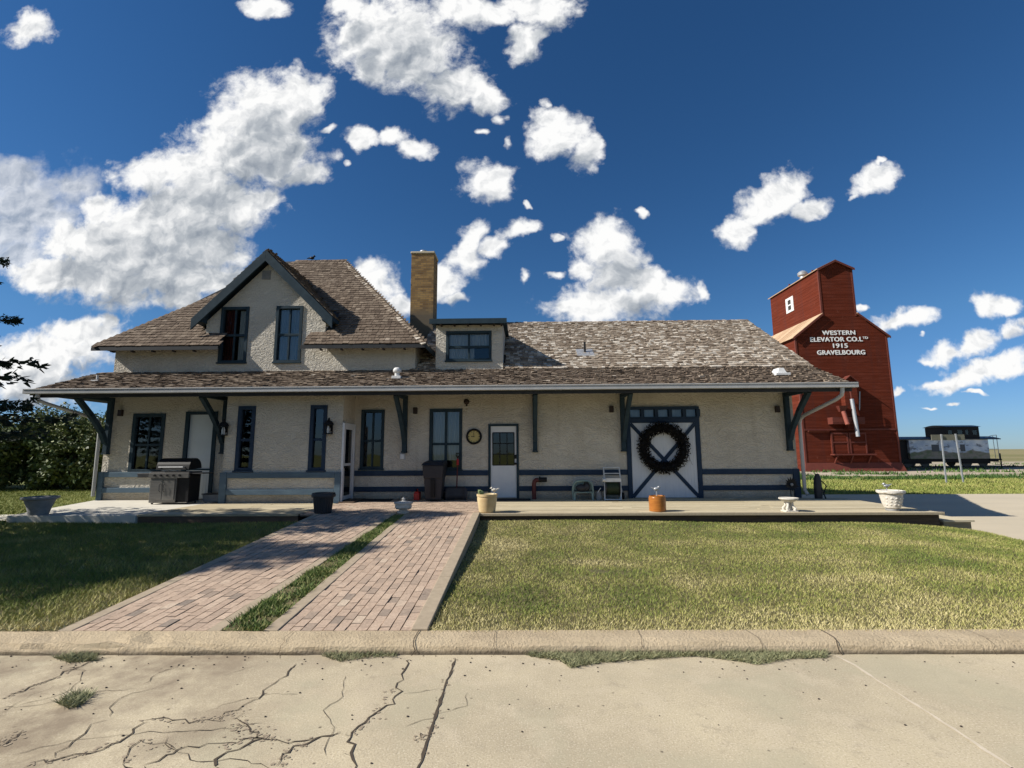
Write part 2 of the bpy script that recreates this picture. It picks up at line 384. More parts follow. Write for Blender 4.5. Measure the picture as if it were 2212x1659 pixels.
# ------------------------------------------------------------------ mesh builder
ORG = {}
class MB:
    def __init__(s):
        s.v, s.f, s.t, s.mi = [], [], [], []
        s.cur = .5
        s.cm = 0
    def add(s, vs, fs, tint=None, mi=None):
        b = len(s.v)
        s.v += [tuple(p) for p in vs]
        for f in fs:
            s.f.append([i + b for i in f])
            s.t.append(s.cur if tint is None else tint)
            s.mi.append(s.cm if mi is None else mi)
        return s
    def box(s, x0, x1, y0, y1, z0, z1, tint=None):
        return s.hexa([(x0, y0, z0), (x1, y0, z0), (x1, y1, z0), (x0, y1, z0), (x0, y0, z1), (x1, y0, z1), (x1, y1, z1), (x0, y1, z1)], tint)
    def hexa(s, v, tint=None):
        return s.add(v, [(3, 2, 1, 0), (4, 5, 6, 7), (0, 1, 5, 4), (1, 2, 6, 5), (2, 3, 7, 6), (3, 0, 4, 7)], tint)
    def quad(s, a, b, c, d, tint=None):
        return s.add([a, b, c, d], [(0, 1, 2, 3)], tint)
    def poly(s, pts, tint=None):
        return s.add(pts, [tuple(range(len(pts)))], tint)
    def beam(s, a, b, w, d, up=(0, 0, 1), tint=None):
        """square bar from a to b: width w across, depth d along 'up' side"""
        a, b = Vector(a), Vector(b)
        ax = (b - a).normalized()
        sd = ax.cross(Vector(up))
        if sd.length < 1e-5:
            sd = ax.cross(Vector((0, 1, 0)))
        sd.normalize()
        u = sd.cross(ax).normalized()
        p = []
        for q in (a, b):
            p += [q - sd * w / 2 - u * d / 2, q + sd * w / 2 - u * d / 2, q + sd * w / 2 + u * d / 2, q - sd * w / 2 + u * d / 2]
        return s.add(p, [(0, 3, 2, 1), (4, 5, 6, 7), (0, 1, 5, 4), (1, 2, 6, 5), (2, 3, 7, 6), (3, 0, 4, 7)], tint)
    def tube(s, pts, r, n=8, tint=None, caps=True):
        pts = [Vector(p) for p in pts]
        rs = r if isinstance(r, (list, tuple)) else [r] * len(pts)
        prev = None
        vs, fs = [], []
        for i, p in enumerate(pts):
            ax = (pts[min(i + 1, len(pts) - 1)] - pts[max(i - 1, 0)]).normalized()
            if prev is None:
                u = ax.orthogonal().normalized()
            else:
                u = (prev - ax * prev.dot(ax)).normalized()
            prev = u
            w = ax.cross(u)
            for k in range(n):
                a = 2 * math.pi * k / n
                vs.append(p + (u * math.cos(a) + w * math.sin(a)) * rs[i])
        for i in range(len(pts) - 1):
            for k in range(n):
                fs.append((i * n + k, i * n + (k + 1) % n, (i + 1) * n + (k + 1) % n, (i + 1) * n + k))
        if caps:
            fs.append(tuple(range(n))[::-1])
            fs.append(tuple(range((len(pts) - 1) * n, len(pts) * n)))
        return s.add(vs, fs, tint)
    def lathe(s, prof, cx, cy, z0=0, n=28, wob=0., tint=None):
        vs, fs = [], []
        for i, (r, z) in enumerate(prof):
            for k in range(n):
                a = 2 * math.pi * k / n
                rr = r * (1 + wob * math.sin(a * 6 + i * 1.7))
                vs.append((cx + rr * math.cos(a), cy + rr * math.sin(a), z0 + z))
        for i in range(len(prof) - 1):
            for k in range(n):
                fs.append((i * n + k, i * n + (k + 1) % n, (i + 1) * n + (k + 1) % n, (i + 1) * n + k))
        fs.append(tuple(range(n))[::-1])
        fs.append(tuple(range((len(prof) - 1) * n, len(prof) * n)))
        return s.add(vs, fs, tint)
    def ball(s, c, r, n=12, m=8, sc=(1, 1, 1), tint=None):
        c = Vector(c)
        vs, fs = [], []
        for i in range(m + 1):
            t = math.pi * i / m
            for k in range(n):
                a = 2 * math.pi * k / n
                vs.append((c.x + r * sc[0] * math.sin(t) * math.cos(a), c.y + r * sc[1] * math.sin(t) * math.sin(a), c.z + r * sc[2] * math.cos(t)))
        for i in range(m):
            for k in range(n):
                fs.append((i * n + k, (i + 1) * n + k, (i + 1) * n + (k + 1) % n, i * n + (k + 1) % n))
        return s.add(vs, fs, tint)
    def build(s, name, mats, parent=None, smooth=False, bevel=0., origin=None):
        me = bpy.data.meshes.new(name)
        if not isinstance(mats, (list, tuple)):
            mats = [mats]
        if parent is not None:
            o0 = ORG[parent.name]
        elif origin is not None:
            o0 = Vector(origin)
        else:
            o0 = Vector((0, 0, 0))
        me.from_pydata([(v[0] - o0.x, v[1] - o0.y, v[2] - o0.z) for v in s.v], [], s.f)
        for mt in mats:
            me.materials.append(mt)
        if len(mats) > 1:
            me.polygons.foreach_set('material_index', s.mi)
        if any(t != .5 for t in s.t):
            at = me.color_attributes.new('tint', 'FLOAT_COLOR', 'CORNER')
            lt = np.repeat(np.array(s.t, dtype=np.float32), [len(f) for f in s.f])
            at.data.foreach_set('color', np.stack([lt, lt, lt, np.ones_like(lt)], 1).ravel())
        if smooth:
            me.polygons.foreach_set('use_smooth', [True] * len(me.polygons))
        me.update()
        o = bpy.data.objects.new(name, me)
        COL.objects.link(o)
        ORG[o.name] = o0
        if parent is not None:
            o.parent = parent
        else:
            o.location = o0
        if bevel:
            md = o.modifiers.new('edge', 'BEVEL')
            md.width = bevel
            md.segments = 2
            md.limit_method = 'ANGLE'
        if smooth:
            try:
                md = o.modifiers.new('wn', 'WEIGHTED_NORMAL'); md.keep_sharp = True
                me.set_sharp_from_angle(angle=D2R(40))
            except Exception:
                pass
        return o

def tag(o, label, cat, group=None, kind=None):
    o['label'] = label
    o['category'] = cat
    if group: o['group'] = group
    if kind: o['kind'] = kind
    return o
def thing(name, label, cat, loc, group=None):
    o = bpy.data.objects.new(name, None)
    COL.objects.link(o)
    o.location = loc
    o.empty_display_size = .2
    ORG[o.name] = Vector(loc)
    return tag(o, label, cat, group)
def setting(o, label=None, kind='structure'):
    o['kind'] = kind
    if label: o['label'] = label
    return o
def copy_thing(root, loc, label):
    c = root.copy(); COL.objects.link(c)
    c.location = loc; c['label'] = label
    for ch in root.children:
        d = ch.copy(); COL.objects.link(d); d.parent = c
        for g in ch.children:
            e = g.copy(); COL.objects.link(e); e.parent = d
    return c

def wall_strips(mb, xs, bottom, top, holes, y, reveal=.14, flip=False):
    """stucco wall in the plane y: vertical strips between breakpoints, with openings and their reveals"""
    xs = sorted(set(xs) | {h[0] for h in holes} | {h[1] for h in holes})
    for a, b in zip(xs[:-1], xs[1:]):
        hs = sorted([h for h in holes if h[0] <= a + 1e-6 and h[1] >= b - 1e-6], key=lambda h: h[2])
        lo = (bottom(a), bottom(b))
        for h in hs:
            mb.quad((a, y, lo[0]), (b, y, lo[1]), (b, y, h[2]), (a, y, h[2]))
            lo = (h[3], h[3])
        mb.quad((a, y, lo[0]), (b, y, lo[1]), (b, y, top(b)), (a, y, top(a)))
    for x0, x1, z0, z1 in holes:
        y2 = y + reveal
        mb.quad((x0, y, z0), (x0, y2, z0), (x0, y2, z1), (x0, y, z1))
        mb.quad((x1, y, z0), (x1, y, z1), (x1, y2, z1), (x1, y2, z0))
        mb.quad((x0, y, z1), (x0, y2, z1), (x1, y2, z1), (x1, y, z1))
        mb.quad((x0, y, z0), (x1, y, z0), (x1, y2, z0), (x0, y2, z0))

# ------------------------------------------------------------------ the station building
YF, YB = 14.4, 22.1          # front and back wall
XL, XR = -12.5, 7.95
YBAY = 13.45
station = thing('station_building', 'long pale stucco railway station house with shingled roofs and blue trim', 'building', (-2.3, YF, 0))

win_L = (-11.68, -10.72, .82, 2.53)
door_L = (-10.02, -9.18, .02, 2.53)
w3 = (-4.77, -4.10, .88, 2.60)
w4 = (-2.73, -1.78, .84, 2.61)
door_W = (-.985, -.11, .02, 2.14)
trans = (3.14, 5.18, 2.29, 2.61)
mb = MB()
wall_strips(mb, [XL, -8.28, XR], lambda x: -.45, lambda x: 3.62, [win_L, door_L], YF)
mb.v, mb.f, mb.t, mb.mi = [], [], [], []
wall_strips(mb, [XL, -8.28], lambda x: -.45, lambda x: 3.62, [win_L, door_L], YF)
wall_strips(mb, [-4.98, XR], lambda x: -.45, lambda x: 3.62, [w3, w4, door_W, trans], YF)
mb.quad((XL, YF, -.45), (XL, YF, 3.62), (XL, YB, 3.62), (XL, YB, -.45))
mb.poly([(XR, YF, -.45), (XR, YB, -.45), (XR, YB, 3.62), (XR, 18.25, 6.1), (XR, YF, 3.62)])
mb.quad((XL, YB, -.45), (XL, YB, 3.62), (XR, YB, 3.62), (XR, YB, -.45))
mb.build('wall', M['stucco'], station)
gx0, gx1, gxm = -9.70, -6.00, -7.85
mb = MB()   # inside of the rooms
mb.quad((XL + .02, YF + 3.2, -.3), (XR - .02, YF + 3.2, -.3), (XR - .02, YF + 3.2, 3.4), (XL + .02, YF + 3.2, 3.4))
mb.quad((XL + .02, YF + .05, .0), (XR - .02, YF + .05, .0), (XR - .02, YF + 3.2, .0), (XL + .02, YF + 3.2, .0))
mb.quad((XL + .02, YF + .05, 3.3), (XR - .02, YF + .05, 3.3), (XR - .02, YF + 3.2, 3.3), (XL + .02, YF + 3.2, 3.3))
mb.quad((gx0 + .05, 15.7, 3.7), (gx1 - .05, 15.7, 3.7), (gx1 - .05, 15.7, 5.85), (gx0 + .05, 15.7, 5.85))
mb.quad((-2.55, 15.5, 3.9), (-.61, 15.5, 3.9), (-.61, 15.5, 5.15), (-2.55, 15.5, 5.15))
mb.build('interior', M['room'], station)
# bay
bw1 = (-7.93, -7.46, .875, 2.645)
bw2 = (-5.89, -5.44, .875, 2.655)
XB0, XB1 = -8.28, -4.98
mb = MB()
wall_strips(mb, [XB0, XB1], lambda x: -.45, lambda x: 3.2, [bw1, bw2], YBAY)
mb.quad((XB0, YBAY, -.45), (XB0, YBAY, 3.2), (XB0, YF, 3.6), (XB0, YF, -.45))
mb.quad((XB1, YBAY, -.45), (XB1, YF, -.45), (XB1, YF, 3.6), (XB1, YBAY, 3.2))
mb.build('bay_wall', M['stucco'], station)
# upper storey with the wall dormer
gx0, gx1, gxm = -9.70, -6.00, -7.85
uw1 = (-9.245, -8.40, 4.09, 5.82)
uw2 = (-7.53, -6.725, 4.085, 5.83)
GZ, GS = 5.36, 1.0
def gtop(x):
    return GZ + GS * (min(x - gx0, gx1 - x)) + .02
UXL, UXR = -12.46, -3.21
mb = MB()
wall_strips(mb, [UXL, gx0], lambda x: 3.6, lambda x: 4.62, [], YF)
wall_strips(mb, [gx1, UXR], lambda x: 3.6, lambda x: 4.62, [], YF)
wall_strips(mb, [gx0, gxm, gx1], lambda x: 3.6, gtop, [uw1, uw2], YF)
mb.quad((gx0, YF, 4.5), (gx0, 15.4, 4.5), (gx0, 15.4, GZ + .02), (gx0, YF, GZ + .02))
mb.quad((gx1, YF, 4.5), (gx1, YF, GZ + .02), (gx1, 15.4, GZ + .02), (gx1, 15.4, 4.5))
mb.quad((UXL, YF, 3.5), (UXL, YF, 4.62), (UXL, YB, 4.62), (UXL, YB, 3.5))
mb.quad((UXR, YF, 3.5), (UXR, YB, 3.5), (UXR, YB, 4.62), (UXR, YF, 4.62))
mb.quad((UXL, YB, 3.5), (UXL, YB, 4.62), (UXR, YB, 4.62), (UXR, YB, 3.5))
mb.build('upper_wall', M['stucco'], station)
# shed dormer
sw = (-2.28, -.915, 4.09, 4.99)
SX0, SX1, SY = -2.60, -.56, 14.45
mb = MB()
wall_strips(mb, [SX0, SX1], lambda x: 3.7, lambda x: 5.19, [sw], SY)
mb.quad((SX0, SY, 3.7), (SX0, SY, 5.19), (SX0, 16.8, 5.45), (SX0, 16.8, 4.6))
mb.quad((SX1, SY, 3.7), (SX1, 16.8, 4.6), (SX1, 16.8, 5.45), (SX1, SY, 5.19))
mb.build('dormer_wall', M['stucco'], station)

# ---- roofs: a solid deck under real shingles
def shingles(mb, A, B, C, Dp, expo=.145, wmin=.085, wmax=.20, skip=None, dark=0., thick=.024, tw=.9, wild=1., spread=1.):
    """courses of wooden shingles over the patch A-B (eave) to D-C (top)"""
    A, B, C, Dp = map(Vector, (A, B, C, Dp))
    nrm = (B - A).cross(Dp - A).normalized()
    if nrm.z < 0: nrm = -nrm
    along = (B - A).normalized()
    upd = nrm.cross(along).normalized()
    if upd.z < 0: upd = -upd
    H = (Dp - A).dot(upd)
    ncr = max(1, int(round(H / expo)))
    for r in range(ncr):
        v = r / ncr
        L = A.lerp(Dp, v)
        Rr = B.lerp(C, v)
        W = (Rr - L).length
        if W < .05: continue
        x = -random.random() * .05
        while x < W:
            w = random.uniform(wmin, wmax)
            x0, x1 = max(x, 0), min(x + w - .010, W)
            x += w
            if x1 - x0 < .03: continue
            mid = L + along * ((x0 + x1) / 2)
            if skip and skip(mid): continue
            j = random.gauss(0, .012) * wild
            ln = expo * 1.55
            lift = thick + abs(random.gauss(0, .007)) * wild
            tl = random.gauss(0, .005) * wild
            p0 = L + along * x0 + upd * j
            p1 = L + along * x1 + upd * (j + random.gauss(0, .004) * wild)
            q0 = L + along * x0 + upd * (j + ln)
            q1 = L + along * x1 + upd * (j + ln)
            t = min(1, max(0, random.gauss(.50 - dark, .12 * spread)))
            if random.random() < .018 * wild: t = min(1, t + .30)
            top = [p0 + nrm * (lift + tl + .012), p1 + nrm * (lift - tl + .012), q1 + nrm * .008, q0 + nrm * .008]
            low = [p0 + nrm * .004, p1 + nrm * .004]
            mb.add(top + low, [(0, 1, 2, 3), (4, 5, 1, 0), (4, 0, 3), (5, 2, 1)], t)
def caps(mb, a, b, n1, n2, w=.16, step=.15, light=.85):
    a, b = Vector(a), Vector(b)
    d = (b - a).normalized()
    n = int((b - a).length / step)
    for i in range(n):
        p = a + d * (i * step)
        q = p + d * step * 1.5
        t = min(1, max(0, random.gauss(light, .14)))
        for nn in (Vector(n1), Vector(n2)):
            sd = d.cross(nn).normalized()
            if sd.z > 0: sd = -sd
            up = nn.normalized()
            k = .035 + random.random() * .012
            mb.add([p + up * k, p + sd * w + up * k, q + sd * w + up * .015, q + up * .015, p + up * .005, p + sd * w + up * .005], [(0, 1, 2, 3), (4, 5, 1, 0)], t)

EY, EZ = 12.78, 3.05          # eave line of the big lower roof
EXL, EXR = -13.30, 8.64
BRY, BRZ = 14.42, 3.78        # break of slope
RY, RZ = 18.25, 6.26          # ridge
XS = -3.21
T = .13
mb = MB()   # deck
def slab(mb, pts, t=T):
    pts = [Vector(p) for p in pts]
    lo = [p - Vector((0, 0, t)) for p in pts]
    n = len(pts)
    mb.add(pts + lo, [tuple(range(n)), tuple(range(2 * n - 1, n - 1, -1))] + [(i, i + n, (i + 1) % n + n, (i + 1) % n) for i in range(n)])
slab(mb, [(EXL, EY, EZ), (EXR, EY, EZ), (EXR, BRY, BRZ), (-12.85, BRY, BRZ)])
slab(mb, [(EXL, EY, EZ), (-12.85, BRY, BRZ), (-12.6, 21.9, BRZ), (EXL, 23.7, EZ)], .10)
mb.build('lower_roof_deck', M['soffit'], station)
mb = MB()
slab(mb, [(XS, BRY + .003, BRZ), (EXR - .002, BRY + .003, BRZ), (EXR - .002, RY, RZ), (XS, RY, RZ)], .12)
slab(mb, [(XS, RY + .002, RZ), (EXR - .002, RY + .002, RZ), (EXR - .002, 22.05, BRZ), (XS, 22.05, BRZ)], .12)
slab(mb, [(-12.6, 22.08, BRZ), (EXR, 22.08, BRZ), (EXR, 23.7, EZ), (EXL, 23.7, EZ)], .12)
mb.build('freight_roof_deck', M['roof_deck'], station)

mb = MB()
ZZ = .01
shingles(mb, (EXL, EY, EZ + ZZ), (EXR, EY, EZ + ZZ), (EXR, BRY, BRZ + ZZ), (-12.85, BRY, BRZ + ZZ), .14, dark=.0, wild=1.7, spread=1.15)
mb.build('lower_roof', M['shingle'], station)
mb = MB()
in_shed = lambda p: SX0 - .02 < p.x < SX1 + .02 and p.y < 16.35
shingles(mb, (XS - .15, BRY - .05, BRZ + ZZ), (EXR, BRY - .05, BRZ + ZZ), (EXR, RY, RZ + ZZ), (XS - .15, RY, RZ + ZZ), .148, skip=in_shed, dark=-.34, wild=1.3, spread=1.25)
n1 = Vector((0, -(RZ - BRZ), RY - BRY)); n2 = Vector((0, RZ - BRZ, RY - BRY))
mb.build('freight_roof', M['shingle'], station)
mb = MB()
caps(mb, (EXR, RY, RZ), (XS, RY, RZ), n1, n2, .15, .16, .35)
mb.build('ridge_cap', M['shingle'], station)

# upper hipped roof
UE, UZ, UXA, UXB = 13.92, 4.50, -12.78, -2.80
URY, URZ, UR0, UR1 = 18.0, 8.77, -8.70, -6.88
FE = .62        # bell-cast kick near the eave
def hip_pts(v):
    z = UZ + (URZ - UZ) * v
    return (UXA + (UR0 - UXA) * v, UE + (URY - UE) * v, z), (UXB + (UR1 - UXB) * v, UE + (URY - UE) * v, z)
mb = MB()
cutL, cutR = -8.98, -6.50
slope = (URZ - UZ) / (URY - UE)
def up_at(x, y):
    return (x, y, UZ + slope * (y - UE))
YW = 14.36
# eave strips in front of the wall, cut at the dormer
slab(mb, [up_at(UXA, UE), up_at(cutL, UE), up_at(cutL - .25, YW), up_at(UXA + (YW - UE), YW)], .11)
slab(mb, [up_at(cutR, UE), up_at(UXB, UE), up_at(UXB - (YW - UE), YW), up_at(cutR + .5, YW)], .11)
slab(mb, [up_at(UXA + (YW - UE), YW), up_at(gx0 - .02, YW), (gx0 - .02, URY, URZ - .002), (UR0, URY, URZ - .002)], .11)
slab(mb, [up_at(gx1 + .02, YW), up_at(UXB - (YW - UE), YW), (UR1, URY, URZ - .002), (gx1 + .02 if gx1 < UR1 else UR1, URY, URZ - .002)], .11)
slab(mb, [up_at(gx0 - .02, 15.6), up_at(gx1 + .02, 15.6), (UR1, URY, URZ - .004), (gx0 + .9, URY, URZ - .004)], .1)
mb.quad((UXB, UE, UZ), (UXB, 22.1, UZ), (UR1, URY, URZ - .004), (UR1, URY, URZ - .004))
mb.quad((UXA, UE, UZ), (UR0, URY, URZ - .004), (UR0, URY, URZ - .004), (UXA, 22.1, UZ))
mb.quad((UXA, 22.1, UZ), (UR0, URY, URZ - .004), (UR1, URY, URZ - .004), (UXB, 22.1, UZ))
mb.build('upper_roof_deck', M['soffit'], station)
mb = MB()
def gz(x):      # gable roof surface over the wall dormer
    return 7.56 - 1.0 * abs(x - gxm)
def skip_up(p):
    if gx0 - .05 < p.x < gx1 + .05 and p.y < 15.2 and p.y > YW - .05: return True
    if p.z < gz(p.x) - .02 and abs(p.x - gxm) < 2.1 and p.y > YW: return True
    if cutL - .02 < p.x < cutR + .02 and p.y <= YW: return True
    return False
pA, pB = hip_pts(0); pD, pC = hip_pts(1)
shingles(mb, Vector(pA) + Vector((0, 0, ZZ)), Vector(pB) + Vector((0, 0, ZZ)), Vector(pC) + Vector((0, 0, ZZ)), Vector(pD) + Vector((0, 0, ZZ)), .150, .10, .20, skip_up, dark=.06, thick=.018, wild=.7)
shingles(mb, (UXB, UE, UZ + ZZ), (UXB, 22.1, UZ + ZZ), (UR1, URY + .01, URZ + ZZ), (UR1, URY, URZ + ZZ), .150, .10, .20, None, dark=.06, thick=.018, wild=.7)
mb.build('upper_roof', M['shingle'], station)
mb = MB()
nf = Vector((0, -slope, 1)); nr = Vector((slope, 0, 1)); nl = Vector((-slope, 0, 1))
caps(mb, pB, pC, nf, nr, .15, .16, .92)  # right hip caps tinted paler, sunlit brightness put into the colour
caps(mb, pA, pD, nf, nl, .15, .16, .35)
caps(mb, pC, pD, nf, Vector((0, slope, 1)), .15, .16, .3)
mb.build('hip_cap', M['shingle'], station)
# gable over the dormer
GY = 14.17
mb = MB(); ms = MB()
for sgn in (-1, 1):
    e = 2.12
    ridge_f = (gxm, GY, 7.56); ridge_b = (gxm, 16.95, 7.56)
    tail_f = (gxm + sgn * e, GY, 7.56 - e); tail_b = (gxm + sgn * e, 15.0, 7.56 - e)
    slab(mb, [ridge_f, tail_f, tail_b, ridge_b], .10)
    if sgn < 0:
        shingles(ms, Vector(tail_b) + Vector((0, 0, ZZ)), Vector(tail_f) + Vector((0, 0, ZZ)), Vector(ridge_f) + Vector((0, 0, ZZ)), Vector(ridge_b) + Vector((0, 0, ZZ)), .15, dark=.08)
    else:
        shingles(ms, Vector(tail_f) + Vector((0, 0, ZZ)), Vector(tail_b) + Vector((0, 0, ZZ)), Vector(ridge_b) + Vector((0, 0, ZZ)), Vector(ridge_f) + Vector((0, 0, ZZ)), .15, dark=.08)
caps(ms, (gxm, GY, 7.56), (gxm, 16.9, 7.56), (-1, 0, 1), (1, 0, 1), .14, .16, .3)
mb.build('gable_roof_deck', M['trim'], station)
ms.build('gable_roof', M['shingle'], station)
for sgn in (-1, 1):     # barge boards and eave returns
    mb = MB()
    a = Vector((gxm, GY - .02, 7.50)); b = Vector((gxm + sgn * 2.16, GY - .02, 7.50 - 2.16))
    y0, y1 = GY - .045, GY + .0
    dn = .29
    mb.hexa([(a.x, y0, a.z - dn), (b.x, y0, b.z - dn), (b.x, y1, b.z - dn), (a.x, y1, a.z - dn), (a.x, y0, a.z + .06), (b.x, y0, b.z + .06), (b.x, y1, b.z + .06), (a.x, y1, a.z + .06)])
    mb.build('barge_board', M['trim'], station, bevel=.006)
    mb = MB()
    xo, xi = gxm + sgn * 2.14, gxm + sgn * 1.83
    xa, xb = min(xo, xi), max(xo, xi)
    z0 = 5.30
    mb.hexa([(xa, GY, z0), (xb, GY, z0), (xb, YF + .3, z0), (xa, YF + .3, z0), (xa, GY, z0 + (.12 if sgn < 0 else .36)), (xb, GY, z0 + (.36 if sgn < 0 else .12)), (xb, YF + .3, z0 + (.36 if sgn < 0 else .12)), (xa, YF + .3, z0 + (.12 if sgn < 0 else .36))])
    mb.build('eave_return', M['trim'], station)
# fascia and rafter tails of the upper eaves
for (xa, xb) in ((UXA, cutL), (cutR, UXB)):
    mb = MB()
    mb.box(xa - .01, xb + .01, UE - .02, UE - .002, UZ - .115, UZ - .01)
    mb.build('upper_fascia', M['soffit'], station)
    x = xa + .55
    while x < xb - .2:
        mb = MB()
        mb.box(x, x + .05, UE + .01, UE + .14, UZ - .155, UZ - .112)
        mb.build('rafter_tail', M['brown_box'], station)
        x += .62
# side fascia (right end of the upper hip)
mb = MB()
mb.box(UXB - .002, UXB + .025, UE, 22.1, UZ - .145, UZ + .005)
mb.build('upper_fascia', M['trim'], station)
# shed dormer roof
mb = MB()
sy0 = 14.13
mb.hexa([(-2.74, sy0, 5.20), (-.44, sy0, 5.20), (-.44, 16.9, 5.40), (-2.74, 16.9, 5.40), (-2.74, sy0, 5.29), (-.44, sy0, 5.29), (-.44, 16.9, 5.47), (-2.74, 16.9, 5.47)])
mb.build('dormer_roof', M['trim'], station)
mb = MB()
mb.box(-2.75, -.43, sy0 - .03, sy0 - .002, 5.15, 5.305)
mb.build('dormer_fascia', M['trim'], station)
for x in (-2.45, -2.05, -1.64, -1.25, -.85, -.62):
    mb = MB()
    mb.box(x, x + .05, sy0 + .005, SY - .003, 5.14, 5.198)
    mb.build('rafter_tail', M['brown_box'], station)
# chimney
mb = MB()
cx0, cx1, cy0, cy1 = -4.11, -3.26, 17.4, 18.2
mb.box(cx0, cx1, cy0, cy1, 4.8, 8.76)
chim = mb.build('chimney', M['chimney'], station)
mb = MB(); mb.box(cx0 - .03, cx1 + .03, cy0 - .03, cy1 + .03, 8.762, 8.85)
mb.build('chimney_cap', M['pad'], chim, bevel=.02)
mb = MB(); mb.lathe([(.13, 0), (.13, .12), (.16, .13), (.16, .16), (.10, .17)], -3.72, 17.8, 8.851, 16)
mb.build('flue', M['galv'], chim)
# louvre vent in the gable
mb = MB()
mb.box(-8.06, -7.80, YF - .025, YF + .02, 6.70, 6.99)
vent = mb.build('gable_vent', M['stone_grey'], station)
mb = MB()
for i in range(5):
    z = 6.725 + i * .05
    mb.hexa([(-8.04, YF - .045, z), (-7.82, YF - .045, z), (-7.82, YF - .026, z + .02), (-8.04, YF - .026, z + .02), (-8.04, YF - .045, z + .012), (-7.82, YF - .045, z + .012), (-7.82, YF - .026, z + .036), (-8.04, YF - .026, z + .036)])
mb.build('louvre', M['stone_grey'], vent)

# gutter and downpipes
mb = MB()
gy0, gy1 = EY - .15, EY - .015
x0, x1 = EXL - .04, EXR + .06
mb.box(x0, x1, gy0, gy0 + .012, 2.955, 3.075)
mb.box(x0, x1, gy0 + .012, gy1, 2.955, 2.967)
mb.box(x0, x1, gy1, gy1 + .008, 2.955, 3.05)
mb.box(x0 - .012, x0, gy0, gy1, 2.955, 3.075)
mb.box(x1, x1 + .012, gy0, gy1, 2.955, 3.075)
mb.box(x0, x1, gy0 - .014, gy0, 3.055, 3.083)
mb.build('gutter', M['gutter'], station, bevel=.004)
mb = MB()
mb.box(EXL + .1, EXR - .02, EY - .006, EY + .025, 2.86, 2.954)
mb.build('eave_fascia', M['soffit'], station)
def arc_path(*pts):
    return pts
mb = MB()
mb.tube([(8.33, 12.71, 2.96), (8.33, 12.71, 2.86), (8.325, 12.75, 2.76), (8.28, 12.9, 2.67), (8.06, 14.05, 2.33), (8.04, 14.22, 2.24), (8.03, 14.26, 2.10), (8.03, 14.28, .22), (8.06, 14.2, .10)], .05, 10)
mb.build('downpipe', M['gutter'], station, True)
mb = MB()
mb.tube([(-13.0, 12.71, 2.96), (-13.0, 12.71, 2.86), (-12.99, 12.75, 2.78), (-12.95, 12.9, 2.72), (-12.66, 14.05, 2.40), (-12.60, 14.24, 2.30), (-12.585, 14.28, 2.15), (-12.585, 14.3, .12)], .048, 10)
mb.build('downpipe', M['gutter'], station, True)

# roof penetrations
def roof_vent(name, x, y, z, kind):
    mb = MB()
    if kind == 0:
        mb.box(x - .13, x + .13, y - .11, y + .12, z - .05, z + .03)
        mb.lathe([(.07, 0), (.07, .10), (.115, .12), (.12, .18), (.08, .24), (.02, .26)], x, y, z + .03, 14)
    else:
        mb.hexa([(x - .16, y - .16, z - .05), (x + .16, y - .16, z - .05), (x + .16, y + .16, z + .05), (x - .16, y + .16, z + .05),
                 (x - .07, y - .1, z + .16), (x + .07, y - .1, z + .16), (x + .10, y + .12, z + .16), (x - .10, y + .12, z + .16)])
        mb.box(x - .2, x + .2, y - .2, y + .18, z - .06, z + .012)
    return mb.build(name, M['white_metal'], station, bevel=.01)
roof_vent('roof_vent', -3.54, 13.6, 3.46, 0)
roof_vent('roof_vent', 7.23, 13.6, 3.46, 1)
mb = MB(); mb.box(-12.32, -12.12, 13.5, 13.72, 3.36, 3.45); mb.tube([(-12.22, 13.6, 3.4), (-12.22, 13.6, 3.60)], .03)
mb.build('roof_vent', M['white_metal'], station)
mb = MB()
mb.hexa([(1.78, 15.20, 4.28), (2.32, 15.20, 4.28), (2.32, 15.66, 4.575), (1.78, 15.66, 4.575), (1.78, 15.20, 4.37), (2.32, 15.20, 4.37), (2.32, 15.66, 4.665), (1.78, 15.66, 4.665)])
fl = mb.build('vent_flashing', M['galv'], station)
mb = MB(); mb.tube([(2.05, 15.45, 4.40), (2.05, 15.45, 4.86)], .035)
mb.build('vent_pipe', M['black'], fl)

# brackets
def bracket(x, y=YF, out=1.2):
    mb = MB()
    w = .065
    mb.box(x - w, x + w, y - .13, y - .003, 1.38, 3.02)
    bk = mb.build('bracket', M['trim'], station, bevel=.008)
    mb = MB(); mb.box(x - w + .004, x + w - .004, y - out - .12, y - .133, 2.90, 3.018)
    mb.build('arm', M['trim'], bk, bevel=.008)
    mb = MB()
    pts = [Vector((x, y - .12, 1.66)), Vector((x, y - .30, 1.98)), Vector((x, y - .72, 2.46)), Vector((x, y - out, 2.90))]
    for a, b in zip(pts[:-1], pts[1:]):
        mb.beam(a, b + (b - a).normalized() * .03, .11, .13, (0, -1, .5))
    mb.build('brace', M['trim'], bk)
    mb = MB(); mb.box(x - w - .012, x + w + .012, y - .15, y - .004, 1.33, 1.378)
    mb.build('foot', M['trim'], bk)
for bx in (-12.37, -8.85, -3.46, .38, 2.96, 7.74):
    bracket(bx)

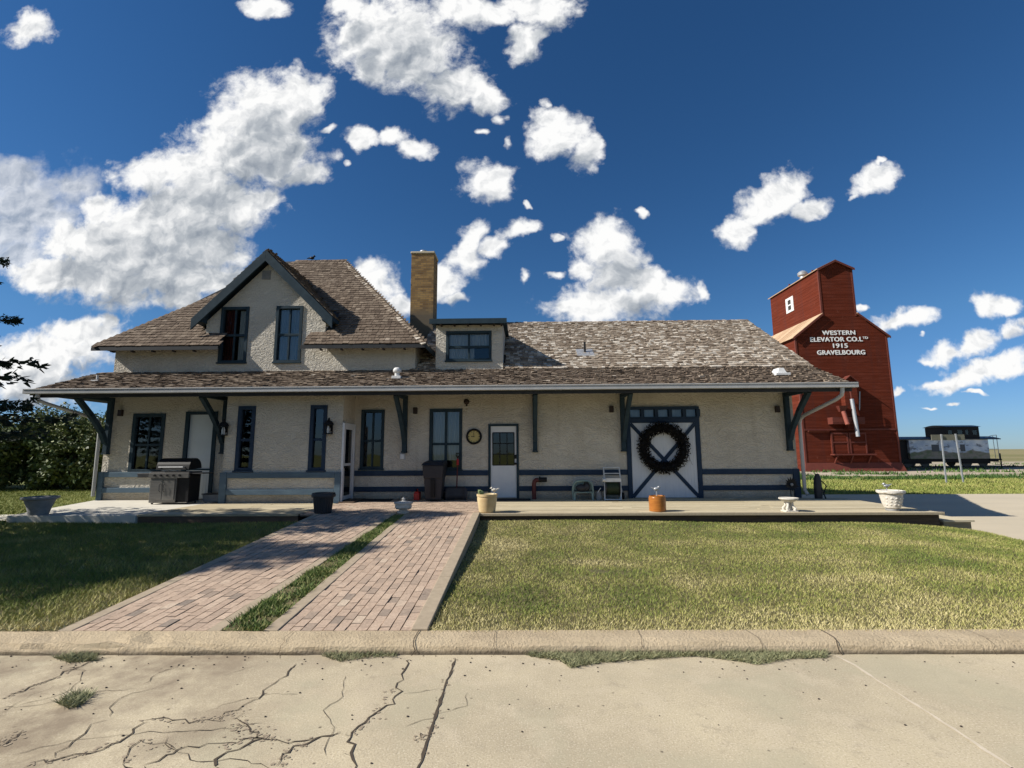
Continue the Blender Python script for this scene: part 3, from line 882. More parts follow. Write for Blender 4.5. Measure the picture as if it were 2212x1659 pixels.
# windows
def window(x0, x1, z0, z1, y, cols=2, split=.5, case=.085, curt=None, sill=True, bar=.05, lower_cols=None, casemat='trim'):
    Cm = M[casemat]
    mb = MB()
    p = y - .03
    q = y + .10
    e = case
    mb.box(x0 - .012, x0 + e, p, q, z0, z1 + .012)
    mb.box(x1 - e, x1 + .012, p, q, z0, z1 + .012)
    mb.box(x0 + e, x1 - e, p + .002, q, z1 - e, z1 + .012)
    mb.box(x0 + e, x1 - e, p + .002, q, z0, z0 + e * .8)
    zs = z0 + (z1 - z0) * split if split else None
    s = y + .045
    if zs:
        mb.box(x0 + e, x1 - e, s - .03, s + .04, zs - .035, zs + .035)
    for i in range(1, cols):
        xm = x0 + e + (x1 - x0 - 2 * e) * i / cols
        mb.box(xm - bar / 2, xm + bar / 2, s - .022, s + .035, z0 + e * .8, z1 - e)
    wn = mb.build('window', Cm, station, bevel=.004)
    mb = MB()
    mb.quad((x0 + e, s + .01, z0 + e * .8), (x1 - e, s + .01, z0 + e * .8), (x1 - e, s + .01, z1 - e), (x0 + e, s + .01, z1 - e))
    mb.build('pane', M['glass'], wn)
    if sill:
        mb = MB()
        mb.box(x0 - .04, x1 + .04, y - .065, y + .03, z0 - .045, z0 - .001)
        mb.build('sill', Cm, wn, bevel=.004)
    for c in (curt or []):
        cm, a, b, za, zb = c
        mb = MB()
        n = max(6, int((b - a) * (x1 - x0) / .035))
        pts = []
        for i in range(n + 1):
            xx = x0 + e * .6 + (x1 - x0 - 1.2 * e) * (a + (b - a) * i / n)
            pts.append((xx, y + .13 + .022 * math.sin(i * 1.9 + random.random() * .8)))
        zl = z0 + (z1 - z0) * za; zh = z0 + (z1 - z0) * zb
        for (a0, a1) in zip(pts[:-1], pts[1:]):
            mb.quad((a0[0], a0[1], zl), (a1[0], a1[1], zl), (a1[0], a1[1], zh), (a0[0], a0[1], zh))
        mb.build('curtain', M[cm], wn, True)
    return wn
window(*win_L, YF, 2, .46, .09)
window(*bw1, YBAY, 1, .47, .09, casemat='rail')
window(*bw2, YBAY, 1, .47, .09, casemat='rail')
window(*w3, YF, 2, .47, .075)
window(*w4, YF, 2, .42, .075, [('curtain', 0, .5, 0, 1), ('curtain', .52, 1, .15, 1)], bar=.075)
window(*uw1, YF, 2, .49, .075, [('curtain_red', .02, .42, 0, 1), ('curtain', .62, .98, .05, .95)])
window(*uw2, YF, 2, .49, .075, [('curtain_blue', 0, 1, 0, 1)])
window(*sw, SY, 2, .47, .07, [('curtain', 0, .62, 0, 1), ('curtain', .6, 1, .45, 1)], bar=.06)

# doors
def board(mb, x0, x1, y0, y1, z0, z1):
    mb.box(x0, x1, y0, y1, z0, z1)
# boarded white door on the left
mb = MB()
x0, x1, z0, z1 = door_L
mb.box(x0 - .06, x0 + .05, YF - .04, YF + .1, 0, z1 + .06); mb.box(x1 - .05, x1 + .06, YF - .04, YF + .1, 0, z1 + .06); mb.box(x0 + .05, x1 - .05, YF - .038, YF + .1, z1 - .03, z1 + .06)
dl = mb.build('boarded_door', M['trim'], station)
mb = MB(); mb.box(x0 + .05, x1 - .05, YF + .03, YF + .075, .90, z1 - .03); mb.build('upper_panel', M['cream_door'], dl)
mb = MB(); mb.box(x0 + .05, x1 - .05, YF + .02, YF + .075, .03, .85)
for i in range(8):
    xx = x0 + .07 + i * .09
    mb.box(xx, xx + .08, YF + .012, YF + .02, .06, .82)
mb.build('lower_panel', M['cream_door'], dl)
mb = MB(); mb.box(x0 + .05, x1 - .05, YF + .015, YF + .075, .85, .90); mb.build('mid_rail', M['trim'], dl)
# white entrance door
x0, x1, z0, z1 = door_W
mb = MB()
mb.box(x0 - .01, x0 + .06, YF - .035, YF + .1, 0, z1 + .02); mb.box(x1 - .06, x1 + .01, YF - .035, YF + .1, 0, z1 + .02); mb.box(x0 + .06, x1 - .06, YF - .033, YF + .1, z1 - .045, z1 + .02)
dw = mb.build('entrance_door', M['trim'], station, bevel=.004)
mb = MB()
gx = (-.865, -.235); gzr = (.96, 1.905)
a, b = x0 + .06, x1 - .06
mb.box(a, gx[0], YF + .01, YF + .06, .03, z1 - .045); mb.box(gx[1], b, YF + .01, YF + .06, .03, z1 - .045)
mb.box(gx[0], gx[1], YF + .01, YF + .06, .03, gzr[0]); mb.box(gx[0], gx[1], YF + .01, YF + .06, gzr[1], z1 - .045)
mb.build('leaf', M['white'], dw)
mb = MB()
for i in (0, 1 / 3, 2 / 3, 1):
    xx = gx[0] + (gx[1] - gx[0]) * i
    mb.box(xx - .014, xx + .014, YF, YF + .05, gzr[0], gzr[1])
    zz = gzr[0] + (gzr[1] - gzr[0]) * i
    mb.box(gx[0], gx[1], YF + .002, YF + .048, zz - .014, zz + .014)
mb.build('glazing_bar', M['black'], dw)
mb = MB(); mb.quad((gx[0], YF + .03, gzr[0]), (gx[1], YF + .03, gzr[0]), (gx[1], YF + .03, gzr[1]), (gx[0], YF + .03, gzr[1])); mb.build('pane', M['glass'], dw)
mb = MB(); mb.ball((-.195, YF - .055, 1.0), .035); mb.tube([(-.195, YF + .01, 1.0), (-.195, YF - .05, 1.0)], .018)
mb.build('handle', M['black'], dw)
mb = MB(); mb.box(-.225, -.165, YF - .012, YF + .01, 1.14, 1.26); mb.build('lock', M['black'], dw)
# storm door in the return of the bay
mb = MB()
xs = XB1
def sbox(mb, y0, y1, z0, z1, d0=0., d1=.05):
    mb.box(xs + d0, xs + d1, y0, y1, z0, z1)
sbox(mb, 13.42, 13.50, .03, 2.17, .003, .06); sbox(mb, 14.26, 14.34, .03, 2.17, .003, .06); sbox(mb, 13.50, 14.26, 2.09, 2.17, .003, .058)
sd = mb.build('storm_door', M['white'], station)
mb = MB()
sbox(mb, 13.50, 13.60, .06, 2.09, .01, .04); sbox(mb, 14.16, 14.26, .06, 2.09, .01, .04); sbox(mb, 13.60, 14.16, .06, .16, .01, .04); sbox(mb, 13.60, 14.16, 2.0, 2.09, .01, .04); sbox(mb, 13.60, 14.16, .98, 1.05, .01, .04)
mb.build('leaf', M['white'], sd)
mb = MB(); mb.box(xs + .012, xs + .018, 13.60, 14.16, .16, 2.0); mb.build('pane', M['glass'], sd)
mb = MB(); mb.box(xs + .003, xs + .008, 13.60, 14.16, .16, 2.0); mb.build('inner_screen', M['cream_door'], sd)
mb = MB(); mb.box(xs + .04, xs + .08, 13.52, 13.60, .92, .97); mb.build('handle', M['black'], sd)
mb = MB(); mb.box(xs + .002, xs + .42, 13.34, 14.36, -.02, .03); mb.build('door_step', M['wood_dark'], sd)
# freight door
mb = MB()
fx0, fx1 = 3.05, 5.19
mb.box(fx0 - .0, fx0 + .13, YF - .06, YF - .002, 0, 2.29); mb.box(fx1 - .13, fx1, YF - .06, YF - .002, 0, 2.29)
mb.box(fx0 + .13, fx1 - .13, YF - .058, YF - .002, 2.16, 2.29)
fd = mb.build('freight_door', M['rail'], station, bevel=.005)
mb = MB()
n = 20
wd = (fx1 - fx0 - .26) / n
for i in range(n):
    xa = fx0 + .13 + i * wd
    mb.box(xa, xa + wd - .007, YF - .03, YF - .004, .02, 2.16)
mb.box(fx0 + .13, fx1 - .13, YF - .022, YF - .003, .021, 2.159)
mb.build('leaf', M['white_board'], fd)
for (a, b, o) in (((fx0 + .13, 2.14), (fx1 - .13, .04), 0), ((fx1 - .13, 2.14), (fx0 + .13, .04), .004)):
    mb = MB()
    mb.beam((a[0], YF - .047 - o, a[1]), (b[0], YF - .047 - o, b[1]), .035, .105, (0, -1, 0)) if False else None
    A_, B_ = Vector((a[0], 0, a[1])), Vector((b[0], 0, b[1]))
    dd = (B_ - A_).normalized(); nn = Vector((-dd.z, 0, dd.x)) * .05
    ys0, ys1 = YF - .052 - o, YF - .0305
    c4 = [A_ - nn, B_ - nn, B_ + nn, A_ + nn]
    mb.hexa([(p.x, ys1, p.z) for p in c4] + [(p.x, ys0, p.z) for p in c4])
    mb.build('brace', M['rail'], fd)
mb = MB()
tx0, tx1, tz0, tz1 = trans
mb.box(tx0 - .06, tx1 + .02, YF - .05, YF + .08, tz1 - .05, tz1 + .03); mb.box(tx0 - .06, tx1 + .02, YF - .05, YF + .08, tz0 + .003, tz0 + .05)
for i in range(6):
    xx = tx0 + (tx1 - tx0) * i / 5
    mb.box(xx - .05, xx + .05, YF - .045, YF + .08, tz0 + .05, tz1 - .05)
tw = mb.build('transom_window', M['rail'], station)
mb = MB(); mb.quad((tx0, YF + .03, tz0), (tx1, YF + .03, tz0), (tx1, YF + .03, tz1), (tx0, YF + .03, tz1)); mb.build('pane', M['glass'], tw)
mb = MB(); mb.quad((tx0, YF + .12, tz0), (tx1, YF + .12, tz0), (tx1, YF + .12, tz1), (tx0, YF + .12, tz1)); mb.build('blind', M['curtain'], tw)

# bumper rails
def rails(x0, x1, y, mt, th=.045, ends=(None, None)):
    for za, zb in ((.665, .815), (.215, .355)):
        mb = MB(); mb.box(x0, x1, y - th, y - .002, za, zb); mb.build('bumper_rail', mt, station, bevel=.006)
    for e in ends:
        if e:
            mb = MB(); mb.box(e[0], e[1], y - th - .004, y - .001, -.02, .818); mb.build('rail_post', mt, station, bevel=.006)
rails(XL + .13, -10.09, YF, M['rail_pale'], .07, ((XL - .03, XL + .125), None))
rails(XB0 + .17, XB1 - .15, YBAY, M['rail_pale'], .07, ((XB0 - .02, XB0 + .165), (XB1 - .145, XB1 + .02)))
rails(-4.93, -1.0, YF, M['rail'])
rails(-.095, 3.045, YF, M['rail'])
rails(5.195, XR - .17, YF, M['rail'], .045, (None, (XR - .165, XR + .02)))

# ------------------------------------------------------------------ things fixed to or hung on the walls
def lantern(x, y, z, label):
    t = thing('wall_lantern', label, 'lantern', (x, y, z), 'lanterns on the bay wall')
    yc = y - .13
    mb = MB(); mb.box(x - .05, x + .05, y - .02, y - .002, z - .12, z + .14); mb.tube([(x, y - .02, z + .10), (x, yc, z + .16), (x, yc, z + .12)], .012)
    mb.build('bracket', M['black'], t)
    mb = MB(); mb.lathe([(.125, -.21), (.125, -.19), (.11, -.18)], x, yc, z, 6)
    for k in range(6):
        a = 2 * math.pi * k / 6
        mb.tube([(x + .112 * math.cos(a), yc + .112 * math.sin(a), z - .19), (x + .112 * math.cos(a), yc + .112 * math.sin(a), z + .06)], .009, 5)
    mb.lathe([(.14, .05), (.12, .10), (.07, .155), (.03, .18), (.03, .21), (.012, .25)], x, yc, z, 10)
    mb.build('frame', M['black'], t)
    mb = MB(); mb.lathe([(.04, -.18), (.045, -.06), (.02, .02)], x, yc, z, 10); mb.build('bulb', M['bulb'], t)
    return t
L1 = on_wall(489, 925, YBAY); L2 = on_wall(714, 922, YBAY)
lantern(L1.x, YBAY, L1.z, 'black wall lantern beside the bracket at the left end of the bay')
lantern(L2.x, YBAY, L2.z, 'black wall lantern between narrow window and storm door')
lab = ['small brown box lamp high on the wall by the leftmost bracket', 'small brown box lamp between bracket and curtained window, above the white junction box',
       'small brown box lamp left of the freight door bracket', 'small brown box lamp at the right end of the wall beside the last bracket']
for (px, py, l) in ((264, 892, lab[0]), (898, 887, lab[1]), (1320, 884, lab[2]), (1677, 884, lab[3])):
    p = on_wall(px, py, YF)
    t = thing('box_lamp', l, 'lamp', (p.x, YF, p.z), 'brown box lamps under the eaves')
    mb = MB(); mb.box(p.x - .06, p.x + .06, YF - .11, YF - .015, p.z - .10, p.z + .09); mb.build('shade', M['brown_box'], t, bevel=.012)
    mb = MB(); mb.box(p.x - .045, p.x + .045, YF - .015, YF - .001, p.z - .07, p.z + .06); mb.build('mount', M['black'], t)
p = on_wall(1008, 868, YF)
t = thing('wall_bell', 'small round dark bell on the wall above the curtained window', 'bell', (p.x, YF, p.z))
mb = MB()
vs = [(.085, 0), (.085, .03), (.06, .06), (.02, .075)]
mbv = MB(); mbv.lathe(vs, 0, 0, 0, 18)
mb.add([(p.x + v[0], YF - .003 - v[2], p.z + v[1]) for v in mbv.v], [tuple(f) for f in mbv.f])
mb.build('gong', M['brown_box'], t, True)
mb = MB(); mb.box(p.x - .02, p.x + .02, YF - .03, YF - .002, p.z - .13, p.z - .08); mb.build('striker', M['black'], t)
# clock
p = on_wall(1024, 943, YF)
t = thing('wall_clock', 'round wall clock with yellow face and thick black rim between window and white door', 'clock', (p.x, YF, p.z))
def disc(mb, c, r, y0, y1, n=36, r2=None):
    vs = []
    for yy, rr in ((y0, r), (y1, r2 or r)):
        for k in range(n):
            a = 2 * math.pi * k / n
            vs.append((c.x + rr * math.cos(a), yy, c.z + rr * math.sin(a)))
    mb.add(vs, [tuple(range(n)), tuple(range(2 * n - 1, n - 1, -1))] + [(k, k + n, (k + 1) % n + n, (k + 1) % n) for k in range(n)])
mb = MB()
n = 40
vs, fs = [], []
prof = [(.175, -.002), (.235, -.002), (.235, -.04), (.205, -.055), (.175, -.04)]
for k in range(n):
    a = 2 * math.pi * k / n
    for r_, yy in prof: vs.append((p.x + r_ * math.cos(a), YF + yy, p.z + r_ * math.sin(a)))
for k in range(n):
    for i in range(5):
        j = (i + 1) % 5
        fs.append((k * 5 + i, k * 5 + j, ((k + 1) % n) * 5 + j, ((k + 1) % n) * 5 + i))
mb.add(vs, fs); mb.build('rim', M['black'], t)
mb = MB(); disc(mb, p, .182, YF - .015, YF - .004); mb.build('face', M['gold'], t)
mb = MB()
for k in range(12):
    a = 2 * math.pi * k / 12
    d = Vector((math.cos(a), 0, math.sin(a)))
    c = Vector((p.x, YF - .018, p.z))
    mb.beam(c + d * .135, c + d * (.165 if k % 3 else .172), .010 if k % 3 else .018, .004, (0, -1, 0))
mb.build('hour_mark', M['black'], t)
for nm, L, w, ang in (('hour_hand', .085, .016, 178), ('minute_hand', .12, .011, 95)):
    a = D2R(ang); d = Vector((math.cos(a), 0, math.sin(a))); c = Vector((p.x, YF - .022 - (.004 if nm[0] == 'm' else 0), p.z))
    mb = MB(); mb.beam(c - d * .02, c + d * L, w, .003, (0, -1, 0)); mb.build(nm, M['black'], t)
# wreath on the freight door
p = on_wall(1432, 967, YF - .1)
t = thing('wreath', 'big dark brushwood wreath hanging on the white freight door', 'wreath', (p.x, YF - .1, p.z))
mb = MB()
R_, r_ = .585, .14
pts = [(p.x + R_ * math.cos(2 * math.pi * k / 40), YF - .14, p.z + R_ * math.sin(2 * math.pi * k / 40)) for k in range(41)]
mb.tube(pts, r_ * .6, 8); mb.build('hoop', M['black'], t)
mb = MB()
for k in range(5200):
    a = random.uniform(0, 2 * math.pi); b = random.uniform(0, 2 * math.pi); rr = r_ * random.uniform(.5, 1.35)
    rad = R_ + rr * math.cos(b)
    yy = YF - .17 - rr * .75 * math.sin(b)
    c = Vector((p.x + rad * math.cos(a), min(yy, YF - .062), p.z + rad * math.sin(a)))
    d = Vector((random.gauss(0, 1), random.gauss(0, .6), random.gauss(0, 1))).normalized()
    e = d.cross(Vector((random.gauss(0, 1), random.gauss(0, 1), random.gauss(0, 1)))).normalized()
    L, w = random.uniform(.03, .075), random.uniform(.010, .024)
    q = [c - e * w, c + d * L, c + e * w]
    if max(v.y for v in q) > YF - .058: continue
    mb.poly(q, random.random())
mb.build('foliage', M['wreath_leaf'], t)
mb = MB()
for k in range(3):
    pts = [Vector((p.x + .66 + .03 * k, YF - .13, p.z - .02 - .1 * k))]
    for i in range(5):
        pts.append(pts[-1] + Vector((random.uniform(-.01, .04), random.uniform(-.01, .01), -.055)))
    mb.tube(pts, .004, 4)
mb.build('loose_twig', M['bark'], t)
# junction box
p = on_wall(870, 986, YF)
t = thing('junction_box', 'small white weatherproof outlet box below the second bracket', 'outlet box', (p.x, YF, p.z))
mb = MB(); mb.box(p.x - .085, p.x + .085, YF - .015, YF - .001, p.z - .10, p.z + .10); mb.build('plate', M['pale_plastic'], t, bevel=.004)
mb = MB(); mb.box(p.x - .062, p.x + .062, YF - .06, YF - .016, p.z - .075, p.z + .075); mb.build('cover', M['white'], t, bevel=.01)
# little plaque fixed on the bracket? -> pale ornaments on two brackets
for bx, zz, l in ((.38, 2.05, 'pale narrow thermometer fixed to the bracket right of the white door'),):
    t = thing('thermometer', l, 'thermometer', (bx, YF - .16, zz))
    mb = MB(); mb.box(bx - .03, bx + .03, YF - .36, YF - .345, zz - .11, zz + .13)
    mb.v = [(v[0], v[1] + (v[2] - zz) * -.55 - .02, v[2]) for v in mb.v]
    mb.build('plate', M['white_metal'], t); 
    mb = MB(); mb.box(bx - .006, bx + .006, YF - .368, YF - .361, zz - .09, zz + .11); mb.v = [(v[0], v[1] + (v[2] - zz) * -.55 - .02, v[2]) for v in mb.v]
    mb.build('tube', M['red_plastic'], t)

# ------------------------------------------------------------------ ground, road, kerb, lawns, drive
def sheet(name, pts, mt, label=None):
    mb = MB(); mb.poly(pts)
    return setting(mb.build(name, mt), label)
mb = MB()
mb.quad((-3000, -400, -.5), (3000, -400, -.5), (3000, 4500, -.5), (-3000, 4500, -.5))
setting(mb.build('ground', M['ground']), 'flat prairie ground running to the horizon')
KS = .010
def kb(x): return 4.56 + KS * x       # back line of the kerb
ZR, ZK = -.33, -.235
sheet('road', [(-60, -9, ZR), (60, -9, ZR), (60, kb(60) - .15, ZR), (-60, kb(-60) - .15, ZR)], M['road'], 'pale worn concrete street with cracks and joints')
PADX = 9.72
mb = MB()
mb.poly([(PADX - .6, kb(9) - .1, -.44), (70, kb(9) - .1, -.44), (70, 20.2, -.44), (7.0, 20.4, -.44), (7.0, 14.4, -.44), (PADX - .6, 12.6, -.44)])
setting(mb.build('driveway_pad', M['pad']), 'wide tan concrete pad right of the building')
# kerb: rounded profile swept along x
mb = MB()
prof = [(.06, ZK - .2), (.06, ZK), (-.13, ZK + .002), (-.185, ZK - .010), (-.215, ZK - .034), (-.228, ZK - .066), (-.235, ZR - .02)]
xs_ = list(np.arange(-14, 9.75, .18))
rows = []
for x in xs_:
    ero = max(0, min(1, (-1.2 - x) / 2.5))      # broken, washed-out western length
    row = []
    for i, (dy, z) in enumerate(prof):
        jy = random.gauss(0, .010 * (.3 + ero)) if 1 < i < 6 else 0
        jz = random.gauss(0, .008 * (.3 + ero)) - ero * .012 * (i in (2, 3, 4)) if 1 < i < 6 else 0
        row.append((x, kb(x) + dy + jy, z + jz))
    rows.append(row)
vs = [p for r in rows for p in r]
k = len(prof)
fs = [(i * k + j, (i + 1) * k + j, (i + 1) * k + j + 1, i * k + j + 1) for i in range(len(rows) - 1) for j in range(k - 1)]
mb.add(vs, fs)
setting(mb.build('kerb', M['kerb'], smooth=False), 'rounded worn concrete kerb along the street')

mb = MB()
for x in (-3.4, -2.05, -.93, -.25, 1.0, 1.98, 2.62, 3.9, 5.2):
    jx = [x + random.gauss(0, .012) for _ in prof]
    for i in range(1, len(prof) - 1):
        (d0, z0), (d1, z1) = prof[i], prof[i + 1]
        w0 = .0018 if x not in (-.93, 2.62) else .0045
        mb.quad((jx[i] - w0, kb(x) + d0 - .012, z0 + .010), (jx[i] + w0, kb(x) + d0 - .012, z0 + .010), (jx[i + 1] + w0, kb(x) + d1 - .012, z1 + .010), (jx[i + 1] - w0, kb(x) + d1 - .012, z1 + .010))
setting(mb.build('kerb_joints', M['crack']), 'dark joints and cracks across the kerb')
# drive strips: corners from the survey
def drv(px, z): return on_level(px[0], px[1], z)
ZD0, ZD1 = -.262, -.02
A1, B1 = drv((155, 1370), ZD0), drv((445, 1370), ZD0)
C1, D1 = drv((600, 1370), ZD0), drv((888, 1370), ZD0)
A2, B2 = drv((693, 1113), ZD1), drv((848, 1109), ZD1)
C2, D2 = drv((892, 1109), ZD1), drv((1022, 1112), ZD1)
def strip_bricks(mb, a, b, c, d, ncol, ln, lift=.0):
    """pavers in running bond from edge a-b up to d-c"""
    a, b, c, d = map(Vector, (a, b, c, d))
    L = ((d - a).length + (c - b).length) / 2
    for i in range(ncol):
        off = (i % 2) * .5 + random.random() * .15
        nrow = int(L / ln) + 2
        for j in range(nrow):
            v0, v1 = (j - off) * ln / L, (j - off + 1) * ln / L
            v0, v1 = max(v0, 0), min(v1, 1)
            if v1 - v0 < .006: continue
            gv = .004 / L
            gu = .05 / ncol
            u0, u1 = i / ncol + gu, (i + 1) / ncol - gu
            P = lambda u, v: a.lerp(b, u).lerp(d.lerp(c, u), v)
            q = [P(u0, v0 + gv), P(u1, v0 + gv), P(u1, v1 - gv), P(u0, v1 - gv)]
            h = random.gauss(0, .0022) + lift
            tz = [h + random.gauss(0, .0018) for _ in range(4)]
            top = [x + Vector((0, 0, z + .03)) for x, z in zip(q, tz)]
            low = [x + Vector((0, 0, -.02)) for x in q]
            t = min(1, max(0, random.gauss(.55, .15)))
            if random.random() < .05: t = random.uniform(0, .2)
            mb.add(top + low, [(0, 1, 2, 3), (4, 5, 1, 0), (5, 6, 2, 1), (6, 7, 3, 2), (7, 4, 0, 3)], t)
for (a, b, c, d, nm) in ((A1, B1, B2, A2, 'left'), (C1, D1, D2, C2, 'right')):
    mb = MB(); strip_bricks(mb, a, b, c, d, 12, .185)
    setting(mb.build('brick_drive', M['paver']), 'red paver wheel track, ' + ('the wider one on the left of the grass strip' if nm == 'left' else 'the one along the right lawn edge'))
    mb = MB(); mb.quad(*(Vector(p) + Vector((0, 0, .004)) for p in (a, b, c, d))); setting(mb.build('joint_bed', M['joint_sand']))
def edging(p, q, w, zt=.05, mt='edge', side=1, name='edging_strip', deep=.25):
    p, q = Vector(p), Vector(q)
    d = (q - p).normalized(); nn = Vector((d.y, -d.x, 0)) * w * side
    mb = MB()
    n = 4
    for i in range(n):
        u0, u1 = i / n, (i + 1) / n - .002
        a, b = p.lerp(q, u0), p.lerp(q, u1)
        zz = zt + random.gauss(0, .003)
        lo = [a, b, b + nn, a + nn]
        mb.hexa([(v.x, v.y, v.z - deep) for v in lo] + [(v.x, v.y, v.z + zz) for v in lo])
    return setting(mb.build(name, M[mt], bevel=.008))
edging(A1, A2, -.13, .034)
edging(B1, B2, .13, .036)
edging(C1, C2, -.13, .036)
e = edging(D1, D2, .15, .05, 'edge', 1)
# paved apron in front of the storm door
pa = [(-4.97, 11.55, ZD1), (-.99, 11.55, ZD1), (-.99, 14.38, -.005), (-4.97, 14.38, -.005)]
ap0 = Vector((A2.x - .35, A2.y - .02, ZD1 - .002)); ap1 = Vector((-.99, D2.y + .05, ZD1 - .002))
mb = MB()
strip_bricks(mb, (-4.95, 14.37, -.03), (-4.95, A2.y + .05, -.03), (-.99, D2.y + .06, -.03), (-.99, 14.37, -.03), 24, .205)
setting(mb.build('brick_apron', M['paver']), 'red brick paving before the storm door')
mb = MB(); mb.quad((-4.97, A2.y, -.022), (-.97, D2.y, -.022), (-.97, 14.39, -.022), (-4.97, 14.39, -.022)); setting(mb.build('joint_bed', M['joint_sand']))

# lawns
def zl_right(x, y):
    base = -.225 + .06 * max(0, min(1, (y - 8) / 2.5)) * max(0, 1 - abs(x + 1) / 6) + .02 * math.sin(x * .9) * math.sin(y * .7)
    fall = max(0, (x - 6.3) / 3.4)
    base += .05 * max(0, min(1, (y - 9.6) / 1.2))
    return base - .20 * fall ** 2 - .02
def zl_left(x, y):
    return -.245 + .07 * max(0, (y - 7) / 4) + .015 * math.sin(x * .8 + y)
def lawn_mesh(name, x0f, x1f, y0f, y1, zf, nx=40, ny=24, label=None):
    mb = MB()
    vs = []
    for j in range(ny + 1):
        for i in range(nx + 1):
            v = j / ny; u = i / nx
            y = y1 * v + (1 - v) * y0f(0)
            xa, xb = x0f(y), x1f(y)
            x = xa + (xb - xa) * u
            y = y1 * v + (1 - v) * y0f(x)
            vs.append((x, y, zf(x, y)))
    fs = [(j * (nx + 1) + i, j * (nx + 1) + i + 1, (j + 1) * (nx + 1) + i + 1, (j + 1) * (nx + 1) + i) for j in range(ny) for i in range(nx)]
    mb.add(vs, fs)
    return setting(mb.build(name, M['soil'], smooth=True), label)
def xe(p, q, y):
    return p.x + (q.x - p.x) * (y - p.y) / (q.y - p.y)
rx0 = lambda y: xe(D1, D2, y) + .15
def rx1(y):
    return 9.72 + .06 * math.sin(y * 1.3) if y < 12 else 9.75
lx1 = lambda y: xe(A1, A2, y) - .13
lawn_mesh('lawn', rx0, rx1, lambda x: kb(x) + .05, 11.0, zl_right, label='sunlit mown lawn between platform and kerb')
lawn_mesh('lawn', lambda y: -16, lx1, lambda x: kb(x) + .05, 10.95, zl_left, label='shaded lawn left of the brick drive')
sheet('back_lawn', [(-60, 4.3, -.24), (-15.9, 4.3, -.24), (-15.9, 10.9, -.16), (-11.5, 10.9, -.16), (-12.6, 14.4, -.12), (-12.6, 24, -.12), (-60, 24, -.24)], M['ground'])
mb = MB(); mb.quad((B1.x + .13, B1.y, ZD0 + .03), (C1.x - .13, C1.y, ZD0 + .03), (C2.x - .13, C2.y, ZD1 + .0), (B2.x + .13, B2.y, ZD1 + .0)); setting(mb.build('planting_bed', M['soil']))

def blades(name, P, h, w, lean, tint, mt, label, cat=None):
    """P: n x 3 roots -> one mesh of n curved-tip triangles"""
    n = len(P)
    ang = rng.uniform(0, 2 * np.pi, n)
    la = rng.uniform(0, 2 * np.pi, n)
    V = np.zeros((n, 3, 3), np.float32)
    dx = np.stack([np.cos(ang), np.sin(ang), np.zeros(n)], 1) * (w[:, None] / 2)
    V[:, 0] = P - dx; V[:, 1] = P + dx
    V[:, 2] = P + np.stack([np.cos(la) * lean * h, np.sin(la) * lean * h, h], 1)
    me = bpy.data.meshes.new(name)
    me.vertices.add(n * 3); me.vertices.foreach_set('co', V.ravel())
    me.loops.add(n * 3); me.loops.foreach_set('vertex_index', np.arange(n * 3, dtype=np.int32))
    me.polygons.add(n); me.polygons.foreach_set('loop_start', np.arange(0, n * 3, 3, dtype=np.int32))
    me.update(calc_edges=True)
    at = me.color_attributes.new('tint', 'FLOAT_COLOR', 'POINT')
    tt = np.clip(np.repeat(tint, 3), 0, 1).astype(np.float32)
    at.data.foreach_set('color', np.stack([tt, tt, tt, np.ones_like(tt)], 1).ravel())
    me.materials.append(mt)
    o = bpy.data.objects.new(name, me); COL.objects.link(o)
    o['kind'] = 'stuff'; o['label'] = label; o['category'] = cat or 'grass'
    return o
def vnoise(x, y, s, seed=0):
    """cheap value noise for patchiness"""
    r = np.random.default_rng(seed)
    T_ = r.random((64, 64))
    xx, yy = x / s + 100, y / s + 100
    xi, yi = np.floor(xx).astype(int), np.floor(yy).astype(int)
    fx, fy = xx - xi, yy - yi
    fx, fy = fx * fx * (3 - 2 * fx), fy * fy * (3 - 2 * fy)
    g = lambda a, b: T_[a % 64, b % 64]
    return (g(xi, yi) * (1 - fx) + g(xi + 1, yi) * fx) * (1 - fy) + (g(xi, yi + 1) * (1 - fx) + g(xi + 1, yi + 1) * fx) * fy
def scatter(n, xa, xb, ya, yb, near=0.):
    y = ya + (yb - ya) * rng.random(n) ** (1 + near)
    x = xa + (xb - xa) * rng.random(n)
    return x, y
# right lawn
x, y = scatter(270000, -1.3, 9.85, 4.35, 10.98, .25)
ok = (x > np.array([rx0(v) for v in y]) - .01 + .03 * rng.random(len(x))) & (y > kb(x) + .03 - .05 * rng.random(len(x)) ** 3) & (x < 9.72 + .06 * np.sin(y * 1.3) + .05 * rng.standard_normal(len(x)))
x, y = x[ok], y[ok]
z = np.array([zl_right(a, b) for a, b in zip(x, y)])
dry = .30 + .50 * vnoise(x, y, 1.1, 1) * .5 + .32 * vnoise(x, y, .4, 2) + .18 * (vnoise(x, y, 3, 3) - .5)
dry += .36 * np.exp(-((y - kb(x) - .05) / .26)) + .25 * np.exp(-(x - (-.95 + .0 * x)).clip(0) / .35) + .12 * np.exp(-(10.9 - y) / .4)
dry += .34 * (vnoise(x, y, .75, 31) - .5) * (vnoise(x, y, 2.2, 32) > .45)
clover = np.exp(-(((x - .05) / .35) ** 2 + ((y - 5.25) / .28) ** 2)) + .8 * np.exp(-(((x - .35) / .4) ** 2 + ((y - 7.6) / .5) ** 2)) + .7 * np.exp(-(((x - 6.2) / .9) ** 2 + ((y - 7.2) / .8) ** 2))
dry -= .42 * clover
dry += .5 * np.exp(-(((x - .9) / .55) ** 2 + ((y - 7.35) / .28) ** 2)) + .4 * np.exp(-(((x + .25) / .35) ** 2 + ((y - 8.4) / .6) ** 2))
